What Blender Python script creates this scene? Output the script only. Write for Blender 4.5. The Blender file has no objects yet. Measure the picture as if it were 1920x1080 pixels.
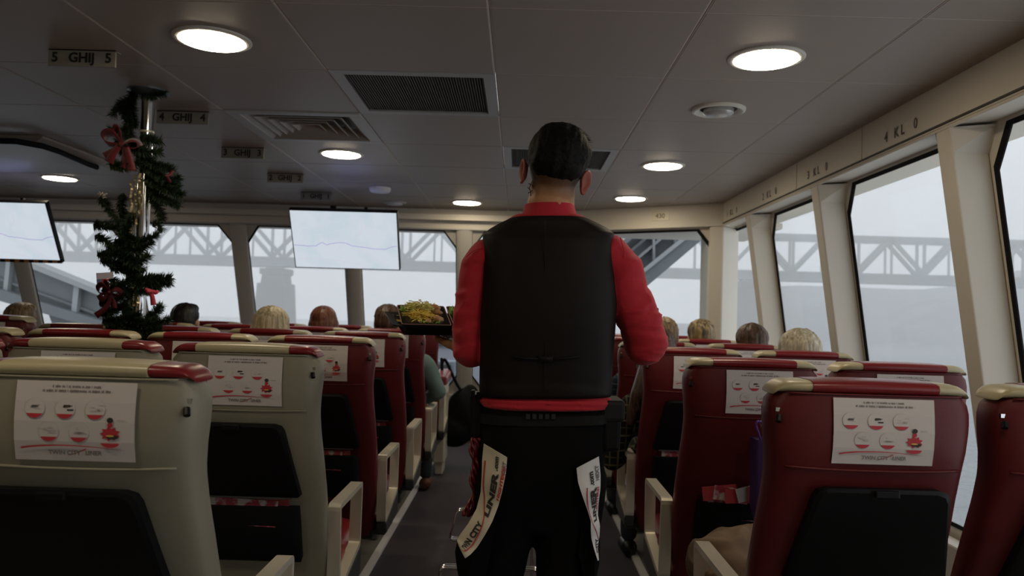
import bpy, math, random
from mathutils import Vector, Matrix, noise
random.seed(7)
C = bpy.context.scene.collection
S = bpy.context.scene
PI = math.pi

# ------------------------------------------------------------------ camera, sky, exposure
F = 1480.0; EYE = 1.23
ay = Vector((12 / F, -52 / F, -1)).normalized()
az = Vector((.028, 1, 0)); az = (az - ay * az.dot(ay)).normalized()
ax = ay.cross(az).normalized()
cam_d = bpy.data.cameras.new('camera'); cam = bpy.data.objects.new('camera', cam_d); C.objects.link(cam)
cam_d.sensor_width = 36; cam_d.lens = 36 * F / 1920
cam.matrix_world = Matrix.Translation((0, 0, EYE)) @ Matrix((ax, ay, az)).to_4x4()
cam_d.clip_start = .02; cam_d.clip_end = 600
cam_d.dof.use_dof = True; cam_d.dof.focus_distance = 2.1; cam_d.dof.aperture_fstop = 5.0
S.camera = cam

w = bpy.data.worlds.new('sky'); S.world = w; w.use_nodes = True
bg = w.node_tree.nodes['Background']
bg.inputs[0].default_value = (.82, .83, .88, 1); bg.inputs[1].default_value = 1.5
S.view_settings.view_transform = 'Standard'; S.view_settings.look = 'None'
S.view_settings.gamma = 1; S.view_settings.exposure = 0.0
S.cycles.max_bounces = 8; S.cycles.diffuse_bounces = 5; S.cycles.transparent_max_bounces = 16
S.cycles.sample_clamp_indirect = 4; S.cycles.volume_bounces = 3

def ray(px, py):
    d = Vector(((px - 960) / F, (540 - py) / F, -1))
    return cam.matrix_world.to_3x3() @ d
def at(px, py, Y):
    d = ray(px, py); t = Y / d.y
    return Vector((d.x * t, Y, EYE + d.z * t))

# ------------------------------------------------------------------ materials
MATS = {}
def mat(name, col, rough=.5, metal=0, emit=None, es=1, bump=None, spec=.5, var=None, coat=0, sheen=0, trans=0):
    if name in MATS: return MATS[name]
    m = bpy.data.materials.new(name); m.use_nodes = True; MATS[name] = m
    nt = m.node_tree; b = nt.nodes['Principled BSDF']
    b.inputs['Base Color'].default_value = (*col, 1)
    b.inputs['Roughness'].default_value = rough; b.inputs['Metallic'].default_value = metal
    b.inputs['Specular IOR Level'].default_value = spec
    b.inputs['Coat Weight'].default_value = coat
    b.inputs['Sheen Weight'].default_value = sheen
    if emit:
        b.inputs['Emission Color'].default_value = (*emit, 1); b.inputs['Emission Strength'].default_value = es
    tc = nt.nodes.new('ShaderNodeTexCoord')
    if var:   # (scale, second colour, contrast)
        n = nt.nodes.new('ShaderNodeTexNoise'); n.inputs['Scale'].default_value = var[0]; n.inputs['Detail'].default_value = 5
        r = nt.nodes.new('ShaderNodeValToRGB')
        c = var[2] if len(var) > 2 else .15
        r.color_ramp.elements[0].position = .5 - c; r.color_ramp.elements[1].position = .5 + c
        r.color_ramp.elements[0].color = (*col, 1); r.color_ramp.elements[1].color = (*var[1], 1)
        nt.links.new(tc.outputs['Object'], n.inputs['Vector']); nt.links.new(n.outputs['Fac'], r.inputs['Fac'])
        nt.links.new(r.outputs['Color'], b.inputs['Base Color'])
    if bump:  # (scale, strength, distance)
        n = nt.nodes.new('ShaderNodeTexNoise'); n.inputs['Scale'].default_value = bump[0]; n.inputs['Detail'].default_value = 4
        bp = nt.nodes.new('ShaderNodeBump'); bp.inputs['Strength'].default_value = bump[1]; bp.inputs['Distance'].default_value = bump[2]
        nt.links.new(tc.outputs['Object'], n.inputs['Vector'])
        nt.links.new(n.outputs['Fac'], bp.inputs['Height']); nt.links.new(bp.outputs['Normal'], b.inputs['Normal'])
    return m

ceil_m = mat('ceiling_panel', (.34, .29, .25), .45, bump=(40, .05, .001))
joint_m = mat('ceiling_joint', (.55, .48, .42), .5)
cream = mat('cream_wall', (.62, .58, .50), .5, bump=(30, .04, .001))
post_m = mat('post_paint', (.52, .50, .45), .45)
white_m = mat('white_paint', (.66, .64, .60), .5)
black_m = mat('black_rubber', (.008, .008, .009), .7, spec=.15)
carpet = mat('dark_carpet', (.075, .068, .080), .95, bump=(400, .6, .003), var=(300, (.09, .082, .095), .2), spec=.1)
vinyl = mat('beige_vinyl', (.20, .185, .155), .6, var=(8, (.16, .15, .13), .3))
strip_m = mat('pale_edge_strip', (.85, .85, .85), .4)
leather_red = mat('red_leather', (.125, .012, .014), .45, bump=(220, .15, .001), var=(9, (.10, .010, .012), .3), spec=.35)
leather_cap = mat('bright_red_leather', (.21, .014, .018), .30, bump=(150, .1, .001))
leather_grey = mat('grey_green_leather', (.30, .275, .205), .48, bump=(220, .15, .001), var=(7, (.25, .23, .17), .3))
leather_cream = mat('cream_leather', (.50, .44, .27), .35, bump=(150, .1, .001))
plastic_black = mat('black_plastic', (.006, .006, .007), .45, spec=.18)
fabric_black = mat('black_net_fabric', (.008, .008, .009), .9, bump=(500, .5, .001), spec=.2)
alu = mat('brushed_aluminium', (.80, .75, .62), .36, .45)
chrome = mat('chrome', (.80, .80, .80), .12, 1)
dark_metal = mat('dark_grey_metal', (.07, .07, .07), .5, .3)
paper = mat('white_paper', (.64, .59, .57), .6)
ink_grey = mat('grey_print', (.22, .20, .20), .7)
ink_dark = mat('dark_print', (.035, .033, .033), .7)
ink_light = mat('pale_grey_print', (.56, .52, .51), .7)
ink_red = mat('red_print', (.52, .035, .05), .6)
ink_yellow = mat('yellow_print', (.75, .45, .12), .6)
mag_m = mat('magazine_cover', (.55, .48, .46), .3, var=(30, (.35, .04, .06), .05))
sign_m = mat('sign_plate', (.24, .22, .19), .5)
letter_m = mat('black_lettering', (.012, .012, .012), .5)
letter_faint = mat('worn_lettering', (.10, .095, .085), .5)
lamp_white = mat('lamp_ring', (.7, .68, .62), .4)
glow = mat('lamp_diffuser', (.9, .9, .85), .5, emit=(1, .84, .60), es=38)
grille_dark = mat('grille_dark', (.075, .065, .062), .6)
grille_back = mat('vent_backing_dark', (.03, .028, .027), .9)  # even dark backing inside the grilles and vents
vent_grey = mat('vent_grey', (.40, .40, .40), .45)
louvre_m = mat('louvre_paint', (.34, .31, .28), .5)

# ------------------------------------------------------------------ mesh builder
class MB:
    def __init__(s): s.v = []; s.f = []; s.m = []
    def add(s, vs, fs, mi=0):
        o = len(s.v); s.v += [Vector(p) for p in vs]
        for f in fs: s.f.append([o + i for i in f]); s.m.append(mi)
    def box(s, c, d, mi=0, M=None):
        x, y, z = [k / 2 for k in d]
        vs = [Vector((a * x, b * y, e * z)) for a in (-1, 1) for b in (-1, 1) for e in (-1, 1)]
        if M is not None: vs = [M @ p for p in vs]
        vs = [p + Vector(c) for p in vs]
        s.add(vs, [(0, 1, 3, 2), (4, 6, 7, 5), (0, 4, 5, 1), (2, 3, 7, 6), (0, 2, 6, 4), (1, 5, 7, 3)], mi)
    def hexa(s, p, mi=0):   # p = 4 bottom + 4 top
        s.add(p, [(3, 2, 1, 0), (4, 5, 6, 7), (0, 1, 5, 4), (1, 2, 6, 5), (2, 3, 7, 6), (3, 0, 4, 7)], mi)
    def prism(s, poly, fn0, fn1, mi=0):   # poly 2D -> two caps
        n = len(poly)
        vs = [fn0(*q) for q in poly] + [fn1(*q) for q in poly]
        s.add(vs, [tuple(range(n))[::-1], tuple(range(n, 2 * n))] + [(i, (i + 1) % n, n + (i + 1) % n, n + i) for i in range(n)], mi)
    def loft(s, rings, mi=0, cap=True, closed=True):
        n = len(rings[0]); vs = [p for r in rings for p in r]; fs = []
        for k in range(len(rings) - 1):
            for i in range(n if closed else n - 1):
                j = (i + 1) % n
                fs.append((k * n + i, k * n + j, (k + 1) * n + j, (k + 1) * n + i))
        if cap and closed:
            fs.append(tuple(range(n))[::-1]); fs.append(tuple(range((len(rings) - 1) * n, len(rings) * n)))
        s.add(vs, fs, mi)
    def tube(s, pts, r, n=10, mi=0, closed=False):
        pts = [Vector(p) for p in pts]; rings = []
        up = Vector((0, 0, 1)); N = len(pts)
        for i, p in enumerate(pts):
            if closed: t = pts[(i + 1) % N] - pts[i - 1]
            else: t = pts[min(i + 1, N - 1)] - pts[max(i - 1, 0)]
            t.normalize()
            a = t.cross(up)
            if a.length < .05: a = t.cross(Vector((1, 0, 0)))
            a.normalize(); b = a.cross(t).normalized()
            rr = r[i] if isinstance(r, (list, tuple)) else r
            rings.append([p + (a * math.cos(2 * PI * k / n) + b * math.sin(2 * PI * k / n)) * rr for k in range(n)])
        if closed: rings.append(rings[0])
        s.loft(rings, mi, cap=not closed)
    def ball(s, c, r, nu=14, nv=9, mi=0, M=None):
        c = Vector(c); r = (r, r, r) if not isinstance(r, (tuple, list)) else r
        rings = []
        for j in range(1, nv):
            a = PI * j / nv
            rings.append([Vector((r[0] * math.sin(a) * math.cos(2 * PI * i / nu), r[1] * math.sin(a) * math.sin(2 * PI * i / nu), -r[2] * math.cos(a))) for i in range(nu)])
        vs = [p for q in rings for p in q] + [Vector((0, 0, -r[2])), Vector((0, 0, r[2]))]
        if M is not None: vs = [M @ p for p in vs]
        vs = [p + c for p in vs]
        fs = []
        for k in range(nv - 2):
            for i in range(nu):
                j = (i + 1) % nu; fs.append((k * nu + i, k * nu + j, (k + 1) * nu + j, (k + 1) * nu + i))
        b, t = len(vs) - 2, len(vs) - 1
        for i in range(nu):
            fs.append((i, b, (i + 1) % nu)); fs.append(((nv - 2) * nu + i, (nv - 2) * nu + (i + 1) % nu, t))
        s.add(vs, fs, mi)
    def limb(s, pts, rs, n=14, mi=0):   # tapered chain with round ends for remeshing
        pts = [Vector(p) for p in pts]
        P, R = [], []
        for i in range(len(pts) - 1):
            L = (pts[i + 1] - pts[i]).length; k = max(2, int(L / .02))
            for j in range(k): P.append(pts[i].lerp(pts[i + 1], j / k)); R.append(rs[i] + (rs[i + 1] - rs[i]) * j / k)
        P.append(pts[-1]); R.append(rs[-1])
        s.tube(P, R, n, mi)
        for p, r in zip(pts, rs): s.ball(p, r, n, 9, mi)
    def disc(s, c, r, n=32, mi=0, z=0, flip=False):
        vs = [Vector(c) + Vector((r * math.cos(2 * PI * i / n), r * math.sin(2 * PI * i / n), z)) for i in range(n)]
        s.add(vs, [tuple(range(n))[::-1] if flip else tuple(range(n))], mi)
    def lathe(s, c, prof, n=36, mi=0):
        c = Vector(c)
        s.loft([[c + Vector((r * math.cos(2 * PI * i / n), r * math.sin(2 * PI * i / n), z)) for i in range(n)] for r, z in prof], mi, cap=False)
    def build(s, name, mats, parent=None, smooth=False, bevel=0, seg=2, angle=40):
        me = bpy.data.meshes.new(name); me.from_pydata([tuple(p) for p in s.v], [], s.f)
        mats = mats if isinstance(mats, (list, tuple)) else [mats]
        for m in mats: me.materials.append(m)
        for p, k in zip(me.polygons, s.m): p.material_index = k
        import bmesh
        bm = bmesh.new(); bm.from_mesh(me); bmesh.ops.recalc_face_normals(bm, faces=bm.faces); bm.to_mesh(me); bm.free()
        if smooth:
            me.polygons.foreach_set('use_smooth', [True] * len(me.polygons))
            if smooth != 'all': me.set_sharp_from_angle(angle=math.radians(angle))
        me.update()
        o = bpy.data.objects.new(name, me); C.objects.link(o)
        if parent: o.parent = parent
        if bevel:
            b = o.modifiers.new('bevel', 'BEVEL'); b.width = bevel; b.segments = seg; b.limit_method = 'ANGLE'; b.angle_limit = math.radians(35)
            b.harden_normals = False
        return o

def remesh(mb, name, mats, parent=None, voxel=.008, smooth_n=4, fn=None, fac=.5):
    t = mb.build('tmp', mats)
    r = t.modifiers.new('r', 'REMESH'); r.mode = 'VOXEL'; r.voxel_size = voxel; r.use_smooth_shade = True
    if smooth_n:
        q = t.modifiers.new('s', 'SMOOTH'); q.iterations = smooth_n; q.factor = fac
    dg = bpy.context.evaluated_depsgraph_get()
    me = bpy.data.meshes.new_from_object(t.evaluated_get(dg)); me.name = name
    bpy.data.objects.remove(t)
    if fn:
        for v in me.vertices: v.co = fn(v.co)
    me.materials.clear()
    for m in (mats if isinstance(mats, (list, tuple)) else [mats]): me.materials.append(m)
    me.polygons.foreach_set('material_index', [0] * len(me.polygons))
    me.polygons.foreach_set('use_smooth', [True] * len(me.polygons))
    o = bpy.data.objects.new(name, me); C.objects.link(o)
    if parent: o.parent = parent
    return o

def thing(name, label, cat, loc=(0, 0, 0), rz=0, group=None):
    o = bpy.data.objects.new(name, None); C.objects.link(o); o.location = loc; o.rotation_euler.z = rz
    o.empty_display_size = .1
    return tag(o, label, cat, group)
def tag(o, label, cat, group=None):
    o['label'] = label; o['category'] = cat
    if group: o['group'] = group
    return o
def struct(o): o['kind'] = 'structure'; return o
def copy_tree(o, parent=None):
    c = o.copy(); C.objects.link(c)
    if parent: c.parent = parent
    for ch in list(o.children): copy_tree(ch, c)
    return c
def text_mesh(s, size=1.0, bold=.0, align='CENTER'):
    cu = bpy.data.curves.new('t', 'FONT'); cu.body = s; cu.size = size; cu.align_x = align; cu.align_y = 'CENTER'; cu.offset = bold
    cu.resolution_u = 3
    o = bpy.data.objects.new('t', cu); C.objects.link(o)
    dg = bpy.context.evaluated_depsgraph_get(); dg.update()
    me = bpy.data.meshes.new_from_object(o.evaluated_get(dg))
    vs = [v.co.copy() for v in me.vertices]; fs = [tuple(p.vertices) for p in me.polygons]
    bpy.data.objects.remove(o); bpy.data.meshes.remove(me)
    return vs, fs

# ------------------------------------------------------------------ fog and daylight outside
def fog_box():
    mb = MB(); mb.box((0, 111, 20), (420, 196, 50.6))
    m = bpy.data.materials.new('fog'); m.use_nodes = True; nt = m.node_tree; nt.nodes.remove(nt.nodes['Principled BSDF'])
    v = nt.nodes.new('ShaderNodeVolumeScatter'); v.inputs['Density'].default_value = .0078; v.inputs['Color'].default_value = (1, 1, 1, 1)
    nt.links.new(v.outputs[0], nt.nodes['Material Output'].inputs['Volume'])
    o = mb.build('fog', m); o['kind'] = 'stuff'; tag(o, 'pale grey fog hanging over the water ahead', 'fog')
fog_box()

# ------------------------------------------------------------------ setting
H = EYE + .943
TILE = .663; X0 = -.78; Y0 = 3.06
skip = {(0, 0), (-1, 1), (1, 2)}
mb = MB()
for i in range(-8, 4):
    for j in range(-7, 7):
        x0 = X0 + i * TILE; y0 = Y0 + j * TILE; x1 = x0 + TILE; y1 = y0 + TILE
        x0 = max(x0, -5.7); x1 = min(x1, 1.62); y1 = min(y1, 7.12)
        if x1 - x0 < .02 or y1 - y0 < .02 or (i, j) in skip: continue
        gx, gy = .004, .002
        mb.box(((x0 + x1) / 2, (y0 + y1) / 2, H + .0165), (x1 - x0, y1 - y0, .03), 1)
        mb.box(((x0 + x1) / 2, (y0 + y1) / 2, H + .012), (x1 - x0 - 2 * gx, y1 - y0 - 2 * gy, .024), 0)
o = struct(mb.build('ceiling', [ceil_m, joint_m], bevel=.003, seg=1))
mb = MB(); mb.box((-1.9, 3.45, -.02), (7.9, 9.6, .04)); struct(mb.build('floor', carpet))
# raised beige strips beside the aisle and their pale edging
mb = MB(); mb.box((1.33, 2.9, .006), (1.36, 8.2, .012)); struct(mb.build('trim_1', vinyl))
mb = MB(); mb.box((-2.28, 2.9, .006), (3.18, 8.2, .012)); struct(mb.build('trim_2', vinyl))
mb = MB(); mb.box((.635, 2.9, .008), (.035, 8.2, .016)); struct(mb.build('trim_3', strip_m))
mb = MB(); mb.box((-.68, 2.9, .008), (.035, 8.2, .016)); struct(mb.build('trim_4', strip_m))
mb = MB(); mb.box((-1.9, -1.3, 1.1), (7.9, .06, 2.3)); struct(mb.build('wall_back', cream))
mb = MB(); mb.box((-5.75, 3.2, 1.1), (.06, 9.4, 2.3)); struct(mb.build('wall_left', cream))

HB = 1.99
def glass_mat():
    m = bpy.data.materials.new('window_glass'); m.use_nodes = True; nt = m.node_tree; nt.nodes.remove(nt.nodes['Principled BSDF'])
    t = nt.nodes.new('ShaderNodeBsdfTransparent'); t.inputs[0].default_value = (.93, .95, .95, 1)
    g = nt.nodes.new('ShaderNodeBsdfGlossy'); g.inputs['Roughness'].default_value = .02
    lw = nt.nodes.new('ShaderNodeLayerWeight'); lw.inputs[0].default_value = .5
    pw = nt.nodes.new('ShaderNodeMath'); pw.operation = 'POWER'; pw.inputs[1].default_value = 6
    fr = nt.nodes.new('ShaderNodeMath'); fr.operation = 'MULTIPLY_ADD'; fr.inputs[1].default_value = .45; fr.inputs[2].default_value = .015
    nt.links.new(lw.outputs['Facing'], pw.inputs[0]); nt.links.new(pw.outputs[0], fr.inputs[0])
    mx = nt.nodes.new('ShaderNodeMixShader')
    nt.links.new(fr.outputs[0], mx.inputs[0]); nt.links.new(t.outputs[0], mx.inputs[1]); nt.links.new(g.outputs[0], mx.inputs[2])
    nt.links.new(mx.outputs[0], nt.nodes['Material Output'].inputs['Surface'])
    return m
glass = glass_mat()
WN = [0]
def octo(ua, ub, h0, h1, ch, cv):
    return [(ua + ch, h0), (ub - ch, h0), (ub, h0 + cv), (ub, h1 - cv), (ub - ch, h1), (ua + ch, h1), (ua, h1 - cv), (ua, h0 + cv)]
def facade(name, P, bays, top, m, sw=.022):
    mb = MB()
    for (ua, ub, oa, ob, ha, hb) in bays:
        # ua..ub = bay, oa..ob = opening
        inn = octo(oa, ob, ha, hb, .11, .145)
        out = [(inn[0][0], 0), (inn[1][0], 0), (ub, inn[2][1]), (ub, inn[3][1]), (inn[4][0], top), (inn[5][0], top), (ua, inn[6][1]), (ua, inn[7][1])]
        corners = {1: (ub, 0), 3: (ub, top), 5: (ua, top), 7: (ua, 0)}
        for d in (0, .014):
            for k in range(8):
                j = (k + 1) % 8
                q = [out[k]] + ([corners[k]] if k in corners else []) + [out[j], inn[j], inn[k]]
                mb.add([P(u, h, d) for u, h in q], [tuple(range(len(q)))])
        for k in range(8):
            j = (k + 1) % 8
            mb.add([P(*inn[k], 0), P(*inn[j], 0), P(*inn[j], .014), P(*inn[k], .014)], [(0, 1, 2, 3)])
        WN[0] += 1
        wd = bpy.data.objects.new('window_%d' % WN[0], None); C.objects.link(wd); struct(wd)
        g = MB(); g.prism(inn, lambda u, h: P(u, h, .006), lambda u, h: P(u, h, .011)); g.build('glass_pane', glass, wd)
        s = MB(); i2 = octo(oa + sw, ob - sw, ha + sw * .8, hb - sw * .8, .11, .145)
        for k in range(8):
            j = (k + 1) % 8
            A, B, Cc, D = inn[k], inn[j], i2[j], i2[k]
            s.hexa([P(*A, .005), P(*B, .005), P(*Cc, .005), P(*D, .005), P(*A, -.004), P(*B, -.004), P(*Cc, -.001), P(*D, -.001)])
        s.build('rubber_seal', black_m, wd)
    o = mb.build(name, m)
    return struct(o)

# right wall: leaning glass plane x = 1.75 at the header, deep columns in front of it
def PR(u, h, d): return Vector((1.75 + .14 * (HB - h) + d, u, h))
cols = [(.50, .60), (1.74, 1.84), (2.98, 3.08), (4.30, 4.40), (5.57, 5.67)]
ends = [-1.3] + [c for ab in cols for c in ab] + [6.75]
bays = []
edges = [(-1.3, .55, -1.1, .50), (.55, 1.79, .60, 1.74), (1.79, 3.03, 1.84, 2.96), (3.03, 4.35, 3.10, 4.28), (4.35, 5.62, 4.42, 5.55), (5.62, 7.3, 5.69, 7.2)]
for a, b, oa, ob in edges: bays.append((a, b, oa, ob, .34, HB - .005))
facade('wall_right', PR, bays, HB + .03, cream)
for k, (a, b) in enumerate(cols):
    mb = MB()
    p = [PR(a, 0, 0), PR(b, 0, 0), PR(b, 0, -.14), PR(a, 0, -.14), PR(a, HB, 0), PR(b, HB, 0), PR(b, HB, -.14), PR(a, HB, -.14)]
    mb.hexa(p)
    # flared gussets at the column head
    for sgn, u in ((-1, a), (1, b)):
        mb.hexa([PR(u, HB - .10, 0), PR(u, HB - .10, -.14), PR(u, HB - .1, -.13), PR(u, HB - .10, 0)] + [PR(u + sgn * .07, HB, 0), PR(u + sgn * .0, HB, -.14), PR(u, HB, -.14), PR(u + sgn * .07, HB, 0)])
    struct(mb.build('trim_%d' % (5 + k), cream, bevel=.008, seg=3))
# header box over the right windows, soffit and lip
mb = MB()
mb.box((1.695, 2.75, (HB + H) / 2 + .01), (.17, 8.2, H - HB), 0)
mb.box((1.617, 2.5, HB + .004), (.014, 7.68, .012), 0)
struct(mb.build('trim_10', cream, bevel=.004))
mb = MB(); mb.box((1.608, 2.48, HB + .022), (.006, 7.6, .008)); struct(mb.build('trim_11', mat('groove', (.05, .045, .04), .7)))
# thin vertical seams in the header
mb = MB()
for y in (3.74, 4.62, 2.3): mb.box((1.609, y, (HB + H) / 2 + .014), (.003, .004, H - HB - .03))
struct(mb.build('trim_12', joint_m))
# portion of wall below the side windows: inner lining
mb = MB(); mb.hexa([PR(-1.3, 0, -.02), PR(6.6, 0, -.02), PR(6.6, 0, -.10), PR(-1.3, 0, -.10), PR(-1.3, .30, -.02), PR(6.6, .30, -.02), PR(6.6, .30, -.10), PR(-1.3, .30, -.10)])
struct(mb.build('trim_13', white_m, bevel=.01))

# front wall: straight part, raked
KF = .435
def PF(u, h, d): return Vector((u, 7.13 + KF * (HB - h) + d, h))
pc = [-5.66, -4.63, -3.60, -2.57, -1.54, -.51, .42]
bays = [(pc[i], pc[i + 1], pc[i] + .07, pc[i + 1] - .07, .48, HB - .008) for i in range(len(pc) - 1)]
facade('wall_front', PF, bays, HB + .03, post_m, .011)
for k, x in enumerate(pc[:-1]):
    mb = MB(); ring0, ring1 = [], []
    for i in range(9):
        a = PI * i / 8; u = x - .075 * math.cos(a); d = -.045 * math.sin(a) ** .5 if 0 < i < 8 else 0
        ring0.append(PF(u, 0, d)); ring1.append(PF(u, HB, d))
    mb.loft([ring0, ring1])
    struct(mb.build('trim_%d' % (14 + k), post_m, smooth=True))
mb = MB(); mb.box((-2.7, 7.23, (HB + H) / 2), (6.2, .28, H - HB)); struct(mb.build('trim_20', cream, bevel=.004))
mb = MB(); mb.box((-2.7, 7.088, HB + .003), (6.2, .01, .010)); struct(mb.build('trim_21', vent_grey))
# white lining below the front windows
mb = MB(); mb.hexa([PF(-5.7, 0, -.03), PF(.45, 0, -.03), PF(.45, 0, .03), PF(-5.7, 0, .03), PF(-5.7, .44, -.03), PF(.45, .44, -.03), PF(.45, .44, .03), PF(-5.7, .44, .03)])
struct(mb.build('baseboard_front', white_m, bevel=.01))

# front wall: slanting right part
B0 = Vector((.30, 7.06)); C0 = Vector((1.63, 6.26)); tv = (C0 - B0).normalized(); nv = Vector((-tv.y, tv.x)); LW = (C0 - B0).length
def PC(u, h, d):
    q = B0 + tv * u + nv * (d + .06 + .14 * (HB - h)); return Vector((q.x, q.y, h))
facade('wall_front_right', PC, [(-.12, LW - .05, .10, LW - .13, .62, HB - .012)], HB + .03, cream)
def PV(u, h, d):
    q = B0 + tv * u + nv * d; return Vector((q.x, q.y, h))
mb = MB(); mb.hexa([PV(-.08, HB, 0), PV(LW, HB, 0), PV(LW + .05, HB, .25), PV(-.1, HB, .25), PV(-.08, H, 0), PV(LW, H, 0), PV(LW + .05, H, .25), PV(-.1, H, .25)])
struct(mb.build('trim_22', cream, bevel=.004))
mb = MB(); mb.prism([(1.52, 6.335), (1.61, 6.272), (1.775, 6.43), (1.93, 7.0), (1.9, 7.3), (1.6, 7.0)], lambda x, y: Vector((x, y, 0)), lambda x, y: Vector((x, y, HB)))
struct(mb.build('trim_23', cream, bevel=.012, seg=3))
mb = MB(); mb.prism([(.16, 7.10), (.46, 6.98), (.60, 7.6), (.5, 8.1), (.3, 8.1)], lambda x, y: Vector((x, y, 0)), lambda x, y: Vector((x, y, HB)))
struct(mb.build('trim_24', cream, bevel=.012, seg=3))
mb = MB()
mb.box((-1.98, 7.6, HB + .10), (8.6, 1.2, .05)); mb.box((2.0, 3.0, H + .03), (.9, 9.4, .05)); struct(mb.build('trim_25', cream))
# ------------------------------------------------------------------ outside: bridge, pier, linkspans, bank, water
steel = mat('bridge_steel', (.16, .19, .19), .7)
conc = mat('pier_concrete', (.06, .06, .062), .9, var=(.4, (.035, .035, .04), .2))
ramp_m = mat('grey_ramp_steel', (.14, .155, .165), .6, var=(2, (.11, .125, .135), .3))
ramp_l = mat('pale_ramp_steel', (.27, .29, .30), .6)
water = mat('grey_water', (.16, .18, .19), .25, bump=(1.2, .4, .2))
bank_m = mat('dark_hillside', (.13, .15, .17), .95, var=(.2, (.10, .12, .13), .2))
mb = MB(); mb.box((0, 158, -2.6), (460, 300, .2)); o = mb.build('water', water); o['kind'] = 'stuff'; tag(o, 'grey water outside below the windows', 'water')

def bar(mb, a, b, wx, wz, mi=0):
    a, b = Vector(a), Vector(b); t = (b - a).normalized(); u = Vector((0, 1, 0)); n = t.cross(u).normalized()
    o = [(u * sx * wx / 2 + n * sz * wz / 2) for sx, sz in ((-1, -1), (1, -1), (1, 1), (-1, 1))]
    mb.hexa([a + q for q in o] + [b + q for q in o], mi)
bridge = thing('truss_bridge', 'long grey steel truss bridge crossing the river in fog', 'bridge', (0, 120, -2.5))
YB = 120; P_ = 122.3 / 1480 * YB; xa = -467 / 1480 * YB
zb0, zb1, zt = EYE + 80 / 1480 * YB, EYE + 97 / 1480 * YB, EYE + 163 / 1480 * YB
for k, dy in enumerate((0, 3.7)):
    mb = MB()
    for i in range(-8, 18):
        x = xa + i * P_ + (dy * .2)
        for s in (-1, 1): bar(mb, (x, YB + dy, zb1), (x + s * P_ / 2, YB + dy, zt), .5, .55)
        bar(mb, (x, YB + dy, zb1), (x, YB + dy, zt), .3, .38)
        bar(mb, (x + P_ / 2, YB + dy, zb1), (x + P_ / 2, YB + dy, zt), .3, .26)
    bar(mb, (xa - 9 * P_, YB + dy, zt), (xa + 18 * P_, YB + dy, zt), .5, .8)
    q = mb.build('truss', steel, bridge); q.matrix_parent_inverse = Matrix.Translation((0, -120, 2.5))
mb = MB(); mb.box((xa + 4.5 * P_, YB + 1.9, (zb0 + zb1) / 2), (27 * P_, 4.4, zb1 - zb0)); mb.box((xa + 4.5 * P_, YB - .6, zb1 - .1), (27 * P_, .3, .25))
q = mb.build('deck', steel, bridge); q.matrix_parent_inverse = Matrix.Translation((0, -120, 2.5))
for nm, xx, hw0, hw1, top, lab in (('bridge_pier', -464, 22, 30, 84, 'tall pale concrete pier under the bridge, seen through the left front windows'),
                                   ('bridge_pier', 433, 22, 30, 84, 'pale concrete bridge pier seen through the narrow side window by the front corner')):
    x = xx / 1480 * YB; s = YB / 1480
    pr = thing(nm, lab, 'bridge pier', (x, YB, -2.5))
    mb = MB(); z0, z1, z2 = -2.5, EYE + 48 * s, EYE + (top - 8) * s
    def rect(h, d, z): return [Vector((sx * h * s, 1.9 + sy * d, z + 2.5)) for sx, sy in ((-1, -1), (1, -1), (1, 1), (-1, 1))]
    mb.loft([rect(hw1 * 1.1, 2.6, z0), rect(hw1 * .92, 2.3, z1), rect(hw0, 2.1, z1), rect(hw0 * .92, 2.0, z2 - 1), rect(hw0 * 1.1, 2.2, z2 - .8), rect(hw0 * 1.1, 2.2, z2)])
    mb.build('shaft', conc, pr)
    mb = MB()
    for sx in (-1, 1): mb.box((sx * 9 * s, 1, z2 + 2.5 + .45), (1.0, 1.5, 1.0))
    mb.build('bearing', steel, pr)
# hilly far bank on the right
mb = MB(); R0, R1 = [], []
for i in range(60):
    x = 20 + i * 3.4
    h = max(0.05, min(1, (x - 24) / 9)) * (5.3 + .5 * noise.noise(Vector((x * .08, 3, 0))) + .3 * noise.noise(Vector((x * .5, 1, 0)))) + 3.2 * max(0, min(1, (x - 56) / 10)) + max(0, (x - 80) * .05)
    R0.append(Vector((x * 1.8, 172, -2.5))); R1.append(Vector((x * 1.8, 190, h * 1.9)))
R2 = [p + Vector((0, 40, -p.z - 2.5)) for p in R1]
n = len(R0)
mb.add(R0 + R1 + R2, [(k * n + i, k * n + i + 1, (k + 1) * n + i + 1, (k + 1) * n + i) for k in (0, 1) for i in range(n - 1)])
o = mb.build('riverbank', bank_m, smooth='all'); tag(o, 'dark wooded riverbank fading in fog beyond the side windows', 'riverbank')

def strip(mb, p, q, Y, dep, mi=0):   # quad between two edge lines given in picture points at depth Y, given thickness dep
    a = [at(x, y, Y) for x, y in p + q[::-1]]
    mb.hexa(a + [v + Vector((0, dep, 0)) for v in a], mi)
def ramp(label, Y, mains, stiff, pyl=None):
    pts = [at(x, y, Y) for g in mains for x, y in g[0]]
    c = sum(pts, Vector()) / len(pts); c.z = -2.5
    r = thing('linkspan_ramp', label, 'ramp', c)
    for (top, bot, off, dep, mi, nm) in mains:
        mb = MB(); strip(mb, top, bot, Y + off, dep)
        q = mb.build(nm, [ramp_m, ramp_l][mi], r); q.matrix_parent_inverse = Matrix.Translation(-c)
    if pyl:
        p = at(*pyl, Y + .4); mb = MB(); mb.box((p.x, p.y, (p.z - 2.5) / 2), (.28, .5, p.z + 2.5)); q = mb.build('pylon', ramp_m, r); q.matrix_parent_inverse = Matrix.Translation(-c)
    for (a, b, w_) in stiff:
        mb = MB(); A, B = at(*a, Y - .12), at(*b, Y - .12); bar(mb, A, B, .12, w_)
        q = mb.build('stiffener', ramp_l, r); q.matrix_parent_inverse = Matrix.Translation(-c)
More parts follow.
